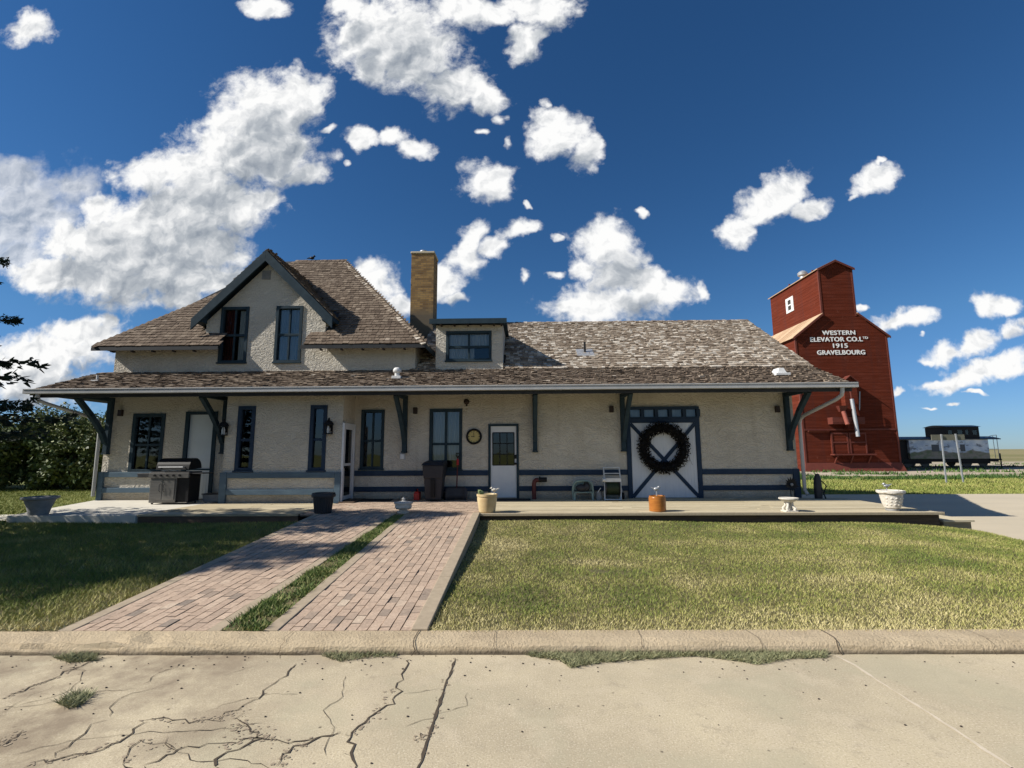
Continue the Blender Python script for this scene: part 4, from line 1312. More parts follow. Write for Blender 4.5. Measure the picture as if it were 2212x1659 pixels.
bare = (((x - 1.02) / .13) ** 2 + ((y - 6.85) / .11) ** 2 < 1) | (((x - .72) / .07) ** 2 + ((y - 8.9) / .08) ** 2 < 1)
dry += .13 * np.sin(y * 5.2 + .4 * np.sin(x)) * .5 + .07
t_ = dry + rng.normal(0, .15, len(x)) - .09 - .6 * bare
hh = np.where(bare, .35, 1) * rng.uniform(.016, .040, len(x)) * (1 + .25 * (vnoise(x, y, .5, 4) - .5))
blades('lawn_grass', np.stack([x, y, z - .004], 1), hh, rng.uniform(.006, .011, len(x)), rng.uniform(.2, 1.1, len(x)), t_, M['grass'], 'sunlit dry-tipped lawn grass on the right')
# left lawn
x, y = scatter(190000, -13.5, -2.6, 4.2, 10.9, .15)
ok = (x < np.array([lx1(v) for v in y]) + .01 - .05 * rng.random(len(x))) & (y > kb(x) + .05)
x, y = x[ok], y[ok]
z = np.array([zl_left(a, b) for a, b in zip(x, y)])
edge_d = np.array([lx1(v) for v in y]) - x
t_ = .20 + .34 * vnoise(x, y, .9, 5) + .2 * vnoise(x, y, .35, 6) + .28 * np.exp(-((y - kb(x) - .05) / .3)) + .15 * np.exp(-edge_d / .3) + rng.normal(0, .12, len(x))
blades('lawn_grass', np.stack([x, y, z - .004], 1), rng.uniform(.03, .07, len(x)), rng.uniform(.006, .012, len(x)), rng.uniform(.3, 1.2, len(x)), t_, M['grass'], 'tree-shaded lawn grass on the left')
# verge between wheel tracks
n = 26000
v = rng.random(n); u = rng.random(n)
xa = B1.x + .13 + (B2.x - B1.x) * v; xb = C1.x - .13 + (C2.x - C1.x) * v
x = xa + (xb - xa) * u; y = B1.y + (B2.y - B1.y) * v; z = ZD0 + .03 + (ZD1 - ZD0 - .03) * v
clump = vnoise(x, y, .22, 8)
keep = rng.random(n) < -.1 + 1.25 * clump
x, y, z, clump = x[keep], y[keep], z[keep], clump[keep]
blades('verge_grass', np.stack([x, y, z - .005], 1), rng.uniform(.022, .055, len(x)) * (.6 + .9 * clump), rng.uniform(.008, .020, len(x)), rng.uniform(.3, 1.3, len(x)), .1 + .9 * rng.random(len(x)), M['verge'], 'rough green grass strip between the two brick tracks')
# back lawn at the far left, and the strip beyond the pad
x, y = scatter(60000, -24, -11.2, 10.6, 21, .4)
ok = (x < -11.42 - .30 * (y - 10.9)) | (y > 14.6)
ok &= x < -11.35 - np.clip((y - 10.9) * .34, 0, 1.25)
x, y = x[ok], y[ok]
blades('lawn_grass', np.stack([x, y, np.full(len(x), -.15)], 1), rng.uniform(.04, .09, len(x)), rng.uniform(.015, .03, len(x)), rng.uniform(.3, 1, len(x)), .25 + .4 * rng.random(len(x)), M['grass'], 'lit grass beside the bushes at far left')
x, y = scatter(60000, 8, 46, 20.4, 31.5, .5)
blades('lawn_grass', np.stack([x, y, np.full(len(x), -.5)], 1), rng.uniform(.06, .13, len(x)), rng.uniform(.03, .05, len(x)), rng.uniform(.3, 1, len(x)), .30 + .4 * rng.random(len(x)) + .2 * (vnoise(x, y, 2, 9) - .5), M['grass'], 'strip of short grass beyond the concrete pad')
x, y = scatter(30000, 8, 62, 30.5, 39.5, .7)
cl = vnoise(x * .5, y, 1.4, 12) + .35 * vnoise(x, y, .6, 13)
ok = cl > .60 + .34 * np.clip((y - 35) / 4, 0, 1) + .22 * np.clip((x - 25) / 8, 0, 1)
x, y, cl = x[ok], y[ok], cl[ok]
blades('tall_weeds', np.stack([x, y, np.full(len(x), -.5)], 1), rng.uniform(.09, .28, len(x)) * (.4 + .8 * cl), rng.uniform(.05, .12, len(x)), rng.uniform(.2, .7, len(x)), .2 + .5 * rng.random(len(x)), M['weed'], 'dark green weeds along the gravel before the elevator', 'weeds')
x, y = scatter(9000, 20, 75, 40, 62, .3)
cl = vnoise(x * .3, y, 1.6, 15)
ok = cl > .58
x, y = x[ok], y[ok]
blades('tall_weeds', np.stack([x, y, np.full(len(x), -.5)], 1), rng.uniform(.1, .32, len(x)), rng.uniform(.08, .16, len(x)), rng.uniform(.2, .7, len(x)), .3 + .6 * rng.random(len(x)), M['weed'], 'sparse weeds in the gravel rail bed', 'weeds')
# clippings washed along the kerb foot
def patch_on(poly_px, n, z, name, label, h=(.018, .055), tint=(.1, .9)):
    pts = [on_level(px, py, z) for px, py in poly_px]
    xs = [p.x for p in pts]; ys = [p.y for p in pts]
    X = rng.uniform(min(xs), max(xs), n * 5); Y = rng.uniform(min(ys), max(ys), n * 5)
    ins = np.zeros(len(X), bool)
    k = len(pts)
    for i in range(k):
        a, b = pts[i], pts[(i + 1) % k]
        c = ((a.y > Y) != (b.y > Y)) & (X < (b.x - a.x) * (Y - a.y) / (b.y - a.y + 1e-9) + a.x)
        ins ^= c
    X, Y = X[ins][:n], Y[ins][:n]
    N = len(X)
    return blades(name, np.stack([X, Y, np.full(N, z)], 1), rng.uniform(h[0], h[1], N), rng.uniform(.004, .008, N), rng.uniform(.6, 2.0, N), rng.uniform(tint[0], tint[1], N), M['clippings'], label)
patch_on([(1130, 1412), (1150, 1420), (1210, 1427), (1232, 1444), (1300, 1432), (1400, 1424), (1500, 1418), (1590, 1428), (1640, 1437), (1700, 1424), (1790, 1421), (1770, 1402), (1500, 1404)], 9000, ZR + .002, 'grass_clippings', 'ragged dry grass clippings along the kerb foot right of the drive')
patch_on([(690, 1416), (735, 1430), (800, 1420), (860, 1419), (850, 1408), (760, 1410)], 900, ZR + .002, 'grass_clippings', 'thin grass tufts at the kerb foot below the right brick track')
patch_on([(115, 1420), (150, 1432), (210, 1428), (205, 1415)], 900, ZR + .002, 'grass_clippings', 'small grass tuft at the kerb foot on the left')
patch_on([(125, 1520), (150, 1532), (175, 1525), (200, 1500), (165, 1498), (140, 1508)], 700, ZR + .002, 'grass_clippings', 'dry grass tuft growing in the cracked slab on the left')

# cracks and joints in the street
def crack_path(mb, pts, w, jag=.012, z=ZR + .004):
    P = []
    for (a, b) in zip(pts[:-1], pts[1:]):
        n = max(2, int((b - a).length / .05))
        for i in range(n):
            P.append(a.lerp(b, i / n) + Vector((random.gauss(0, jag), random.gauss(0, jag), 0)))
    P.append(pts[-1])
    vs = []
    for i, p in enumerate(P):
        d = (P[min(i + 1, len(P) - 1)] - P[max(0, i - 1)]); d.z = 0
        if d.length < 1e-6: d = Vector((1, 0, 0))
        nn = Vector((-d.y, d.x, 0)).normalized()
        ww = w * random.uniform(.35, 1.25) * (1 if 0 < i < len(P) - 1 else .15)
        vs += [(p.x + nn.x * ww, p.y + nn.y * ww, z), (p.x - nn.x * ww, p.y - nn.y * ww, z)]
    mb.add(vs, [(2 * i, 2 * i + 1, 2 * i + 3, 2 * i + 2) for i in range(len(P) - 1)])
Lp = lambda *q: [on_level(x * .3576, 1065.6 + y * .3576, ZR) for x, y in q]
Mp = lambda *q: [on_level(737.3 + x * .3576, 1065.6 + y * .3576, ZR) for x, y in q]
Rp = lambda *q: [on_level(1474.6 + x * .3576, 1065.6 + y * .3576, ZR) for x, y in q]
mb = MB()
for pts, w in ((Lp((0, 1250), (130, 1195), (250, 1150), (400, 1080), (560, 1010)), .014),
               (Lp((160, 1650), (300, 1615), (500, 1580), (650, 1545), (760, 1490), (830, 1420), (900, 1385)), .009),
               (Lp((640, 1370), (560, 1400), (440, 1500), (330, 1600)), .006),
               (Lp((850, 1380), (1000, 1370), (1180, 1375), (1330, 1365), (1430, 1310), (1550, 1240), (1640, 1170), (1720, 1100), (1790, 1030)), .008),
               (Lp((1440, 1330), (1470, 1400), (1560, 1450), (1600, 1480), (1700, 1510), (1830, 1500), (2060, 1450)), .007),
               (Lp((870, 1650), (1000, 1600), (1060, 1550), (1160, 1520), (1400, 1520), (1470, 1490), (1600, 1480)), .008),
               (Lp((1290, 1650), (1340, 1600), (1450, 1540), (1600, 1480)), .012),
               (Lp((1690, 1650), (1720, 1590), (1760, 1540), (1900, 1490), (2060, 1440)), .010),
               (Lp((640, 1370), (700, 1250), (850, 1190), (1000, 1150)), .004),
               (Lp((0, 1530), (60, 1490), (140, 1430)), .009),
               (Lp((740, 1640), (780, 1570), (830, 1500), (990, 1510), (1060, 1550)), .005),
               (Lp((780, 1720), (740, 1640)), .006), (Lp((1270, 1720), (1290, 1650)), .010), (Lp((820, 1720), (870, 1650)), .007), (Lp((100, 1720), (160, 1650)), .007),
               (Lp((1300, 1110), (1500, 1060), (1560, 1040)), .003), (Lp((860, 1160), (960, 1090), (1060, 1050), (1140, 1000)), .004),
               (Mp((400, 1000), (380, 1050), (345, 1120), (320, 1170), (365, 1200), (290, 1280), (190, 1350), (110, 1410), (65, 1460), (75, 1530), (70, 1650), (60, 1740)), .011),
               (Mp((365, 1220), (460, 1200), (600, 1180)), .004),
               (Mp((0, 1450), (65, 1470)), .006),
               (Mp((530, 1470), (470, 1470), (440, 1500)), .004),
               (Mp((0, 1580), (60, 1590)), .004)):
    crack_path(mb, pts, w * .62, .016)
st_ = random.getstate(); random.seed(99)
for _ in range(20):      # hairlines wandering through the broken western slab
    p0 = Vector((random.uniform(-4.2, -.5), random.uniform(1.6, 4.2), ZR))
    a_ = random.uniform(0, 6.28); pts = [p0]
    for k in range(random.randint(3, 6)):
        a_ += random.gauss(0, .45); q = pts[-1] + Vector((math.cos(a_), math.sin(a_) * .8, 0)) * random.uniform(.12, .3)
        if q.y > 4.25 or q.x > -.25: break
        pts.append(q)
    if len(pts) > 2: crack_path(mb, pts, random.uniform(.0012, .0026), .010, ZR + .0035)
random.setstate(st_)
setting(mb.build('road_cracks', M['crack']), 'jagged dark cracks in the western street slab')
# crumbled edges: small broken-out flakes strung along the wider cracks
mb = MB()
for pts, w, n in ((Lp((850, 1380), (1180, 1375), (1330, 1365), (1430, 1310)), .05, 46), (Lp((1440, 1330), (1470, 1400), (1560, 1450), (1600, 1480), (1700, 1510)), .07, 60), (Lp((1400, 1400), (1450, 1470), (1380, 1530)), .08, 40),
                  (Lp((0, 1250), (250, 1150), (560, 1010)), .04, 40), (Lp((160, 1650), (500, 1580), (760, 1490)), .04, 34), (Lp((740, 1640), (830, 1500), (1060, 1550)), .05, 30), (Lp((0, 1530), (140, 1430)), .06, 26),
                  (Lp((1690, 1650), (1760, 1540), (1900, 1490)), .05, 30), (Mp((320, 1170), (190, 1350), (65, 1460)), .035, 36), (Mp((690, 1000), (600, 1250), (470, 1655)), .03, 34), (Mp((440, 1500), (530, 1460)), .05, 18)):
    for _ in range(n):
        i = random.randrange(len(pts) - 1)
        c = pts[i].lerp(pts[i + 1], random.random()) + Vector((random.gauss(0, w * .5), random.gauss(0, w * .4), 0))
        k = random.randint(5, 7); r0 = random.uniform(.004, .017)
        mb.poly([(c.x + r0 * random.uniform(.5, 1.2) * math.cos(2 * math.pi * q / k), c.y + r0 * random.uniform(.4, 1.) * math.sin(2 * math.pi * q / k), ZR + .003 + .0001 * random.random()) for q in range(k)])
setting(mb.build('road_spalls', simple('spalled_concrete', (.25, .20, .14), (.36, .295, .21), .95, ns=16)), 'broken-out flakes along the cracks of the street')
mb = MB()
for _ in range(420):        # grit and pebbles lying loose on the street
    x = random.uniform(-5, 6); y = random.uniform(1.4, 4.3) if random.random() < .75 else random.uniform(4.0, 4.3)
    if x > -.8 and random.random() < .45: continue
    mb.ball((x, y, ZR + .003), random.uniform(.003, .008), 6, 4, (1.2, 1, .7), random.random())
setting(mb.build('road_grit', M['bark']), 'loose grit on the street', 'stuff')
mb = MB()
crack_path(mb, Mp((690, 1000), (640, 1130), (600, 1250), (540, 1440), (470, 1655), (430, 1760)), .010, .003)
setting(mb.build('road_joint', M['crack']), 'dark straight slab joint across the street')
mb = MB()
crack_path(mb, Rp((890, 970), (1040, 1040), (1160, 1120), (1580, 1390), (1985, 1655), (2200, 1800)), .011, .003)
setting(mb.build('road_seam', M['seam']), 'pale filled seam running diagonally in the street slab')

# slab, boardwalk and platform
mb = MB()
mb.hexa([(-11.45, 10.85, -.3), (-8.62, 10.95, -.3), (-8.62, 14.39, -.3), (-12.62, 14.39, -.3), (-11.45, 10.85, -.005), (-8.62, 10.95, -.005), (-8.62, 14.39, -.005), (-12.62, 14.39, -.005)])
setting(mb.build('concrete_slab', M['slab'], bevel=.01), 'pale concrete slab under the barbecue')
sheet('slab_apron', [(-16, 10.85, -.10), (-11.47, 10.85, -.10), (-11.9, 12.0, -.10), (-16, 11.2, -.10)], M['slab'])
def planks(mb, x0, x1, y0, y1, z, w, along='x', n_len=3, th=.038):
    y = y0; i = 0
    while y < y1 - .02:
        yb = min(y + w - .007, y1)
        cuts = [x0] + sorted(x0 + (x1 - x0) * (k + 1) / n_len + random.uniform(-.4, .4) for k in range(n_len - 1)) + [x1]
        for a, b in zip(cuts[:-1], cuts[1:]):
            zz = z + random.gauss(0, .002)
            mb.box(a + .002, b - .002, y, yb, zz - th, zz, min(1, max(0, random.gauss(.6, .2))))
        y += w; i += 1
bw_ = thing('boardwalk', 'short weathered boardwalk in front of the bay', 'boardwalk', (-6.8, 12.1, -.02))
mb = MB(); planks(mb, -8.60, -4.99, 10.98, 13.28, -.002, .142, n_len=2); mb.build('planks', M['wood_grey'], bw_)
mb = MB(); mb.box(-8.6, -4.99, 11.0, 13.28, -.24, -.05); mb.build('frame', M['wood_dark'], bw_)
pf = thing('platform', 'long low wooden platform along the freight side with plank deck', 'platform', (4.0, 12.7, 0))
mb = MB(); planks(mb, -.95, 9.05, 10.98, 14.35, 0, .142, n_len=3); mb.build('planks', M['wood_grey'], pf)
mb = MB(); mb.box(-.93, 9.03, 11.03, 14.35, -.45, -.042); mb.build('frame', M['wood_dark'], pf)
mb = MB(); mb.box(-.95, 9.06, 10.90, 10.978, -.045, .012); mb.build('edge_board', M['timber_edge'], pf, bevel=.006)
mb = MB(); mb.box(9.09, 9.75, 11.0, 12.3, -.21, -.17, .8); mb.box(9.12, 9.7, 11.04, 12.25, -.44, -.212, .1); mb.build('step', M['wood_grey'], pf)
mb = MB(); 
pp, qq = Vector((-.97, 10.9, 0)), Vector((D1.x + .02, D1.y, ZD0 + .03))
setting(sheet('garden_edge', [(-1.0, 10.9, .004), (-.95, 10.9, .004), (-.95, 10.97, .004), (-1.0, 10.97, .004)], M['timber_edge']))

# ------------------------------------------------------------------ pots along the platform edge
def lathe_thing(name, label, cat, x, y, z, parts, group=None):
    t = thing(name, label, cat, (x, y, z), group)
    for nm, prof, mt, wob in parts:
        mb = MB(); mb.lathe(prof, x, y, z, 32, wob); mb.build(nm, M[mt], t, True)
    return t
G = 'planters and pots along the platform edge'
lathe_thing('grey_urn', 'grey tapered stone planter on the concrete slab at far left', 'planter', -10.93, 11.05, -.005,
            [('bowl', [(.17, 0), (.18, .03), (.21, .16), (.27, .32), (.29, .34), (.33, .36), (.335, .40), (.30, .405), (.27, .36), (.2, .34)], 'stone_grey', .012), ('soil', [(.25, .345), (.24, .352)], 'soil', 0)], G)
t = lathe_thing('black_planter', 'black plastic fluted planter with flared rim on the boardwalk corner', 'planter', -4.50, 11.15, .0,
            [('rim', [(.215, .355), (.255, .36), (.262, .40), (.245, .45), (.20, .455), (.19, .40)], 'black_plastic', 0), ('soil', [(.19, .40), (.18, .41)], 'soil', 0)], G)
mb = MB()
for i, (r, z) in enumerate([(.17, 0), (.175, .03), (.205, .36)]): pass
n = 48
vs, fs = [], []
for (r, z) in [(.165, 0), (.18, .02), (.20, .20), (.215, .357)]:
    for k in range(n):
        a = 2 * math.pi * k / n
        rr = r * (1 + .025 * (1 if k % 2 else -1))
        vs.append((-4.50 + rr * math.cos(a), 11.15 + rr * math.sin(a), z))
for i in range(3):
    for k in range(n): fs.append((i * n + k, i * n + (k + 1) % n, (i + 1) * n + (k + 1) % n, (i + 1) * n + k))
fs.append(tuple(range(n))[::-1])
mb.add(vs, fs); mb.build('body', M['black_plastic'], t)
t = lathe_thing('white_bowl_planter', 'low white footed bowl planter at the head of the grass strip', 'planter', -2.68, 11.15, .0,
            [('foot', [(.13, 0), (.14, .03), (.09, .05), (.09, .075)], 'stone_white', 0), ('bowl', [(.09, .075), (.16, .09), (.19, .13), (.18, .20), (.205, .205), (.21, .235), (.18, .24)], 'stone_white', .015), ('finial', [(.17, .241), (.06, .26), (.03, .28), (.045, .31), (.01, .345)], 'stone_white', 0)], G)
t = lathe_thing('cream_pot', 'cream glazed pot with painted sides and a small bird on its rim', 'planter', -.80, 11.2, .01,
            [('body', [(.17, 0), (.185, .02), (.20, .12), (.225, .28), (.22, .34), (.235, .35), (.238, .395), (.215, .40), (.20, .35)], 'cream_glaze', .008), ('soil', [(.20, .36), (.19, .37)], 'soil', 0)], G)
mb = MB(); mb.ball((-.93, 11.12, .44), .055, sc=(1.2, 1, .9)); mb.ball((-.965, 11.08, .475), .032); mb.ball((-.985, 11.07, .50), .013); mb.ball((-.94, 11.06, .50), .013)
mb.build('frog_ornament', M['green_glaze'], t, True)
def bird_parts(t, x, y, z, face=-1, post=.12, mt='stone_white'):
    mb = MB(); mb.tube([(x, y, z), (x, y, z + post)], .01, 6); mb.build('post', M['galv'], t)
    mb = MB(); mb.ball((x, y, z + post + .035), .04, sc=(1.5, .9, .95)); mb.ball((x + face * .055, y, z + post + .075), .027); mb.tube([(x + face * .078, y, z + post + .072), (x + face * .11, y, z + post + .066)], [.009, .001], 6)
    mb.tube([(x - face * .05, y, z + post + .04), (x - face * .12, y, z + post + .075)], [.02, .006], 6)
    mb.build('bird_ornament', M[mt], t, True)
bird_parts(t, -.64, 11.2, .36, -1, .10)
t = lathe_thing('amber_crock', 'amber brown stoneware crock in front of the freight door', 'crock', 3.04, 11.3, 0,
            [('body', [(.165, 0), (.185, .015), (.188, .30), (.175, .32), (.18, .345), (.165, .35), (.155, .31)], 'amber_glaze', 0), ('soil', [(.155, .315), (.15, .325)], 'soil', 0)], G)
bird_parts(t, 3.03, 11.3, .32, 1, .14, 'galv')
t = thing('birdbath', 'small white stone birdbath with scrolled pedestal', 'birdbath', (5.92, 11.2, 0), G)
mb = MB(); mb.lathe([(.05, .20), (.10, .215), (.17, .25), (.20, .275), (.20, .30), (.17, .295), (.08, .265)], 5.92, 11.2, 0, 28, .01); mb.build('basin', M['stone_white'], t, True)
mb = MB(); mb.box(5.79, 6.05, 11.08, 11.32, 0, .03)
for k in range(4):
    a = math.pi / 4 + k * math.pi / 2
    c, s_ = math.cos(a), math.sin(a)
    mb.tube([(5.92 + .11 * c, 11.2 + .11 * s_, .03), (5.92 + .125 * c, 11.2 + .125 * s_, .07), (5.92 + .075 * c, 11.2 + .075 * s_, .13), (5.92 + .06 * c, 11.2 + .06 * s_, .21)], [.035, .03, .025, .035], 8)
mb.tube([(5.92, 11.2, .03), (5.92, 11.2, .21)], .035, 8)
mb.build('pedestal', M['stone_white'], t, True)
t = lathe_thing('white_urn', 'large white stone urn with raised leaf pattern at the right end of the platform', 'urn', 8.25, 11.3, 0,
            [('foot', [(.13, 0), (.14, .035), (.12, .05)], 'stone_grey', 0), ('bowl', [(.12, .05), (.155, .07), (.18, .15), (.205, .27), (.22, .37), (.26, .385), (.272, .41), (.265, .445), (.23, .45), (.20, .40)], 'stone_white', .012), ('soil', [(.20, .405), (.19, .41)], 'soil', 0)], G)
mb = MB()
for k in range(7):
    a = -math.pi * (.08 + .14 * k)
    for dz, dr in ((.14, .166), (.21, .180), (.28, .198)):
        mb.ball((8.25 + dr * math.cos(a + dz), 11.3 + dr * math.sin(a + dz), dz), .026, 8, 6, (1, 1, .9))
mb.build('leaf_relief', M['stone_white'], t, True)
bird_parts(t, 8.17, 11.3, .41, -1, .10, 'galv')

# ------------------------------------------------------------------ barbecue
t = thing('barbecue_grill', 'stainless gas barbecue with black lid and open right cabinet on the concrete slab', 'barbecue', (-9.45, 13.35, 0))
gx0_, gx1_, gy0_, gy1_ = -10.02, -8.98, 13.10, 13.62
xm = -9.30
mb = MB(); mb.box(gx0_, xm, gy0_ + .02, gy1_, .06, .80); mb.box(gx0_, gx1_, gy1_ - .02, gy1_ + .001, .06, .80); mb.box(gx0_, gx1_, gy0_ + .02, gy1_, .04, .058); cab = mb.build('cabinet', M['chrome'], t, bevel=.008)
mb = MB(); mb.box(xm + .002, gx1_ - .002, gy0_ + .06, gy1_ - .022, .07, .76); mb.build('open_bay', M['black'], t)
for a, b in ((gx0_ + .03, (gx0_ + xm) / 2 - .006), ((gx0_ + xm) / 2 + .006, xm - .03)):
    mb = MB(); mb.box(a, b, gy0_ - .005, gy0_ + .018, .12, .66); d_ = mb.build('door', M['chrome'], t, bevel=.006)
    hx = b - .05 if a < -9.7 else a + .05
    mb = MB(); mb.tube([(hx, gy0_ - .006, .34), (hx, gy0_ - .045, .36), (hx, gy0_ - .045, .52), (hx, gy0_ - .006, .54)], .009, 6); mb.build('handle', M['dark_steel'], d_)
mb = MB(); mb.box(gx0_ - .02, gx1_ + .03, gy0_ - .03, gy0_ + .03, .70, .835); pn = mb.build('control_panel', M['chrome'], t, bevel=.006)
for i in range(5):
    c = Vector((gx0_ + .15 + i * .17, 0, .765))
    mb = MB(); disc(mb, c, .026, gy0_ - .06, gy0_ - .031, 14); mb.build('knob', M['black'], pn)
mb = MB(); mb.box(gx0_ - .02, gx1_ + .03, gy0_ + .032, gy1_, .80, .86); mb.build('firebox', M['dark_steel'], t, bevel=.01)
mb = MB()
n = 10
vs, fs = [], []
for xx in (gx0_ + .12, gx1_ - .02):
    for k in range(n + 1):
        a = math.pi * (.03 + .92 * k / n)
        vs.append((xx, (gy0_ + gy1_) / 2 + .03 - .27 * math.cos(a), .862 + .36 * math.sin(a) ** .8))
for k in range(n): fs.append((k, k + 1, n + 2 + k, n + 1 + k))
fs += [tuple(range(n + 1)), tuple(range(2 * n + 1, n, -1))]
mb.add(vs, fs); lid = mb.build('lid', M['black'], t, True)
mb = MB(); mb.tube([(gx0_ + .22, 13.13, .99), (gx0_ + .22, 13.08, .985), (gx1_ - .15, 13.08, .985), (gx1_ - .15, 13.13, .99)], .014, 8); mb.build('handle', M['galv'], lid)
mb = MB(); mb.box(gx0_ - .40, gx0_ - .022, gy0_ + .04, gy1_ - .04, .79, .82); mb.box(gx0_ - .36, gx0_ - .03, gy0_ + .015, gy0_ + .039, .71, .815); mb.build('side_shelf', M['dark_steel'], t, bevel=.006)
mb = MB(); mb.box(gx1_ + .031, gx1_ + .36, gy0_ + .04, gy1_ - .04, .80, .825); mb.build('side_shelf', M['dark_steel'], t, bevel=.006)
for xx in (gx0_ + .06, gx1_ - .06):
    for yy in (gy0_ + .08, gy1_ - .07):
        mb = MB(); mb.tube([(xx - .015, yy, .03), (xx + .015, yy, .03)], .03, 12); mb.build('caster', M['black'], t)
# small grey box behind the grill
t = thing('storage_tub', 'low dark grey tub on the floor by the boarded door', 'tub', (-8.72, 13.95, 0))
mb = MB(); mb.hexa([(-8.98, 13.8, 0), (-8.42, 13.8, 0), (-8.42, 14.15, 0), (-8.98, 14.15, 0), (-9.0, 13.78, .20), (-8.40, 13.78, .20), (-8.40, 14.17, .20), (-9.0, 14.17, .20)]); mb.build('body', M['stone_grey'], t, bevel=.015)
mb = MB(); mb.box(-9.02, -8.38, 13.76, 14.19, .202, .225); mb.build('lid', M['dark_steel'], t, bevel=.008)

# ------------------------------------------------------------------ bin, shovel, can, pipe, hose reel, chair
t = thing('wheelie_bin', 'dark grey wheeled rubbish bin standing before the curtained window', 'bin', (-2.47, 13.95, 0))
bx, by = -2.47, 13.88
mb = MB()
def ring(w, d, z, oy=0): return [(bx - w / 2, by - d / 2 + oy, z), (bx + w / 2, by - d / 2 + oy, z), (bx + w / 2, by + d / 2 + oy, z), (bx - w / 2, by + d / 2 + oy, z)]
vs = ring(.44, .46, .04, .03) + ring(.50, .55, .62) + ring(.52, .60, .64) + ring(.585, .68, .98)
fs = [(3, 2, 1, 0), (12, 13, 14, 15)]
for i in range(3):
    for k in range(4): fs.append((i * 4 + k, i * 4 + (k + 1) % 4, i * 4 + 4 + (k + 1) % 4, i * 4 + 4 + k))
mb.add(vs, fs); mb.build('body', M['bin'], t, bevel=.02)
mb = MB(); mb.hexa([(bx - .05, by - .30, .12), (bx + .05, by - .30, .12), (bx + .05, by - .2, .12), (bx - .05, by - .2, .12), (bx - .06, by - .325, .60), (bx + .06, by - .325, .60), (bx + .06, by - .24, .60), (bx - .06, by - .24, .60)]); mb.build('front_rib', M['black'], t)
mb = MB(); mb.hexa([(bx - .32, by - .40, .985), (bx + .32, by - .40, .985), (bx + .31, by + .36, .985), (bx - .31, by + .36, .985), (bx - .26, by - .32, 1.07), (bx + .26, by - .32, 1.07), (bx + .29, by + .34, 1.11), (bx - .29, by + .34, 1.11)]); mb.build('lid', M['bin'], t, bevel=.02)
for sx_ in (-1, 1):
    mb = MB(); mb.tube([(bx + sx_ * .245, by + .24, .11), (bx + sx_ * .29, by + .24, .11)], .11, 16); mb.build('wheel', M['black'], t)
mb = MB(); mb.tube([(bx - .24, by + .33, 1.0), (bx - .24, by + .40, 1.02), (bx + .24, by + .40, 1.02), (bx + .24, by + .33, 1.0)], .016, 8); mb.build('handle', M['black'], t)
t = thing('snow_shovel', 'snow shovel with red shaft leaning on the wall right of the rubbish bin', 'shovel', (-1.87, 14.15, 0))
mb = MB(); mb.tube([(-1.87, 14.06, .30), (-1.88, 14.30, 1.22)], .018, 8); mb.build('shaft', M['red_metal'], t)
mb = MB(); mb.tube([(-1.88, 14.285, 1.18), (-1.93, 14.30, 1.25), (-1.93, 14.315, 1.31), (-1.83, 14.315, 1.31), (-1.83, 14.30, 1.25), (-1.88, 14.285, 1.18)], .015, 6); mb.build('grip', M['black'], t)
mb = MB(); mb.tube([(-1.87, 14.20, .98), (-1.875, 14.25, 1.14)], .035, 8); mb.build('sleeve', M['red_plastic'], t)
mb = MB()
n = 8
vs, fs = [], []
for j, (w, z) in enumerate(((.29, .02), (.31, .15), (.31, .30), (.22, .38))):
    for i in range(n + 1):
        u = -1 + 2 * i / n
        vs.append((-1.87 + w * u, 13.98 + .10 * u * u * -1 + .03 * j, z))
for j in range(3):
    for i in range(n): fs.append((j * (n + 1) + i, j * (n + 1) + i + 1, (j + 1) * (n + 1) + i + 1, (j + 1) * (n + 1) + i))
mb.add(vs, fs); o = mb.build('scoop', M['black_plastic'], t, True); md = o.modifiers.new('th', 'SOLIDIFY'); md.thickness = .012
t = thing('fuel_can', 'red plastic fuel can on the paving left of the rubbish bin', 'fuel can', (-2.99, 14.1, 0))
mb = MB(); mb.box(-3.08, -2.92, 13.98, 14.24, 0.001, .20); mb.hexa([(-3.08, 13.98, .20), (-2.92, 13.98, .20), (-2.92, 14.24, .20), (-3.08, 14.24, .20), (-3.04, 14.02, .25), (-2.96, 14.02, .25), (-2.96, 14.2, .25), (-3.04, 14.2, .25)]); mb.build('body', M['red_plastic'], t, bevel=.015)
mb = MB(); mb.tube([(-3.0, 14.04, .25), (-3.0, 14.06, .30), (-3.0, 14.16, .30), (-3.0, 14.18, .25)], .012, 6); mb.build('handle', M['red_plastic'], t)
mb = MB(); mb.tube([(-3.0, 14.02, .24), (-3.0, 13.97, .31)], .016, 8); mb.build('spout', M['black'], t)
t = thing('standpipe', 'dark red bent standpipe rising from the platform beside the white door', 'standpipe', (.33, 14.2, 0))
mb = MB(); mb.tube([(.33, 14.2, -.03), (.33, 14.2, .44), (.345, 14.2, .50), (.39, 14.2, .535), (.46, 14.2, .545)], .062, 12); mb.build('pipe', M['red_metal'], t, True)
mb = MB(); mb.tube([(.462, 14.2, .545), (.70, 14.2, .55)], .068, 12); mb.tube([(.5, 14.2, .60), (.5, 14.2, .64)], .02, 8); mb.build('outlet', M['black'], t, True)
t = thing('plastic_chair', 'low pale green plastic tub chair against the wall', 'chair', (1.70, 14.1, 0))
mb = MB()
n = 14
vs, fs = [], []
for (r, dy) in ((.30, .0), (.30, .16)):
    pass
path = [(-.27, 0), (-.285, .25), (-.26, .42), (-.19, .50), (0, .525), (.19, .50), (.26, .42), (.285, .25), (.27, 0)]
for a, b in zip(path[:-1], path[1:]):
    mb.beam((1.70 + a[0], 14.02, a[1] + .0), (1.70 + b[0], 14.02, b[1] + .0), .30, .035, (0, 1, 0)) if False else mb.tube([(1.70 + a[0], 14.0, a[1]), (1.70 + b[0], 14.0, b[1])], .03, 8)
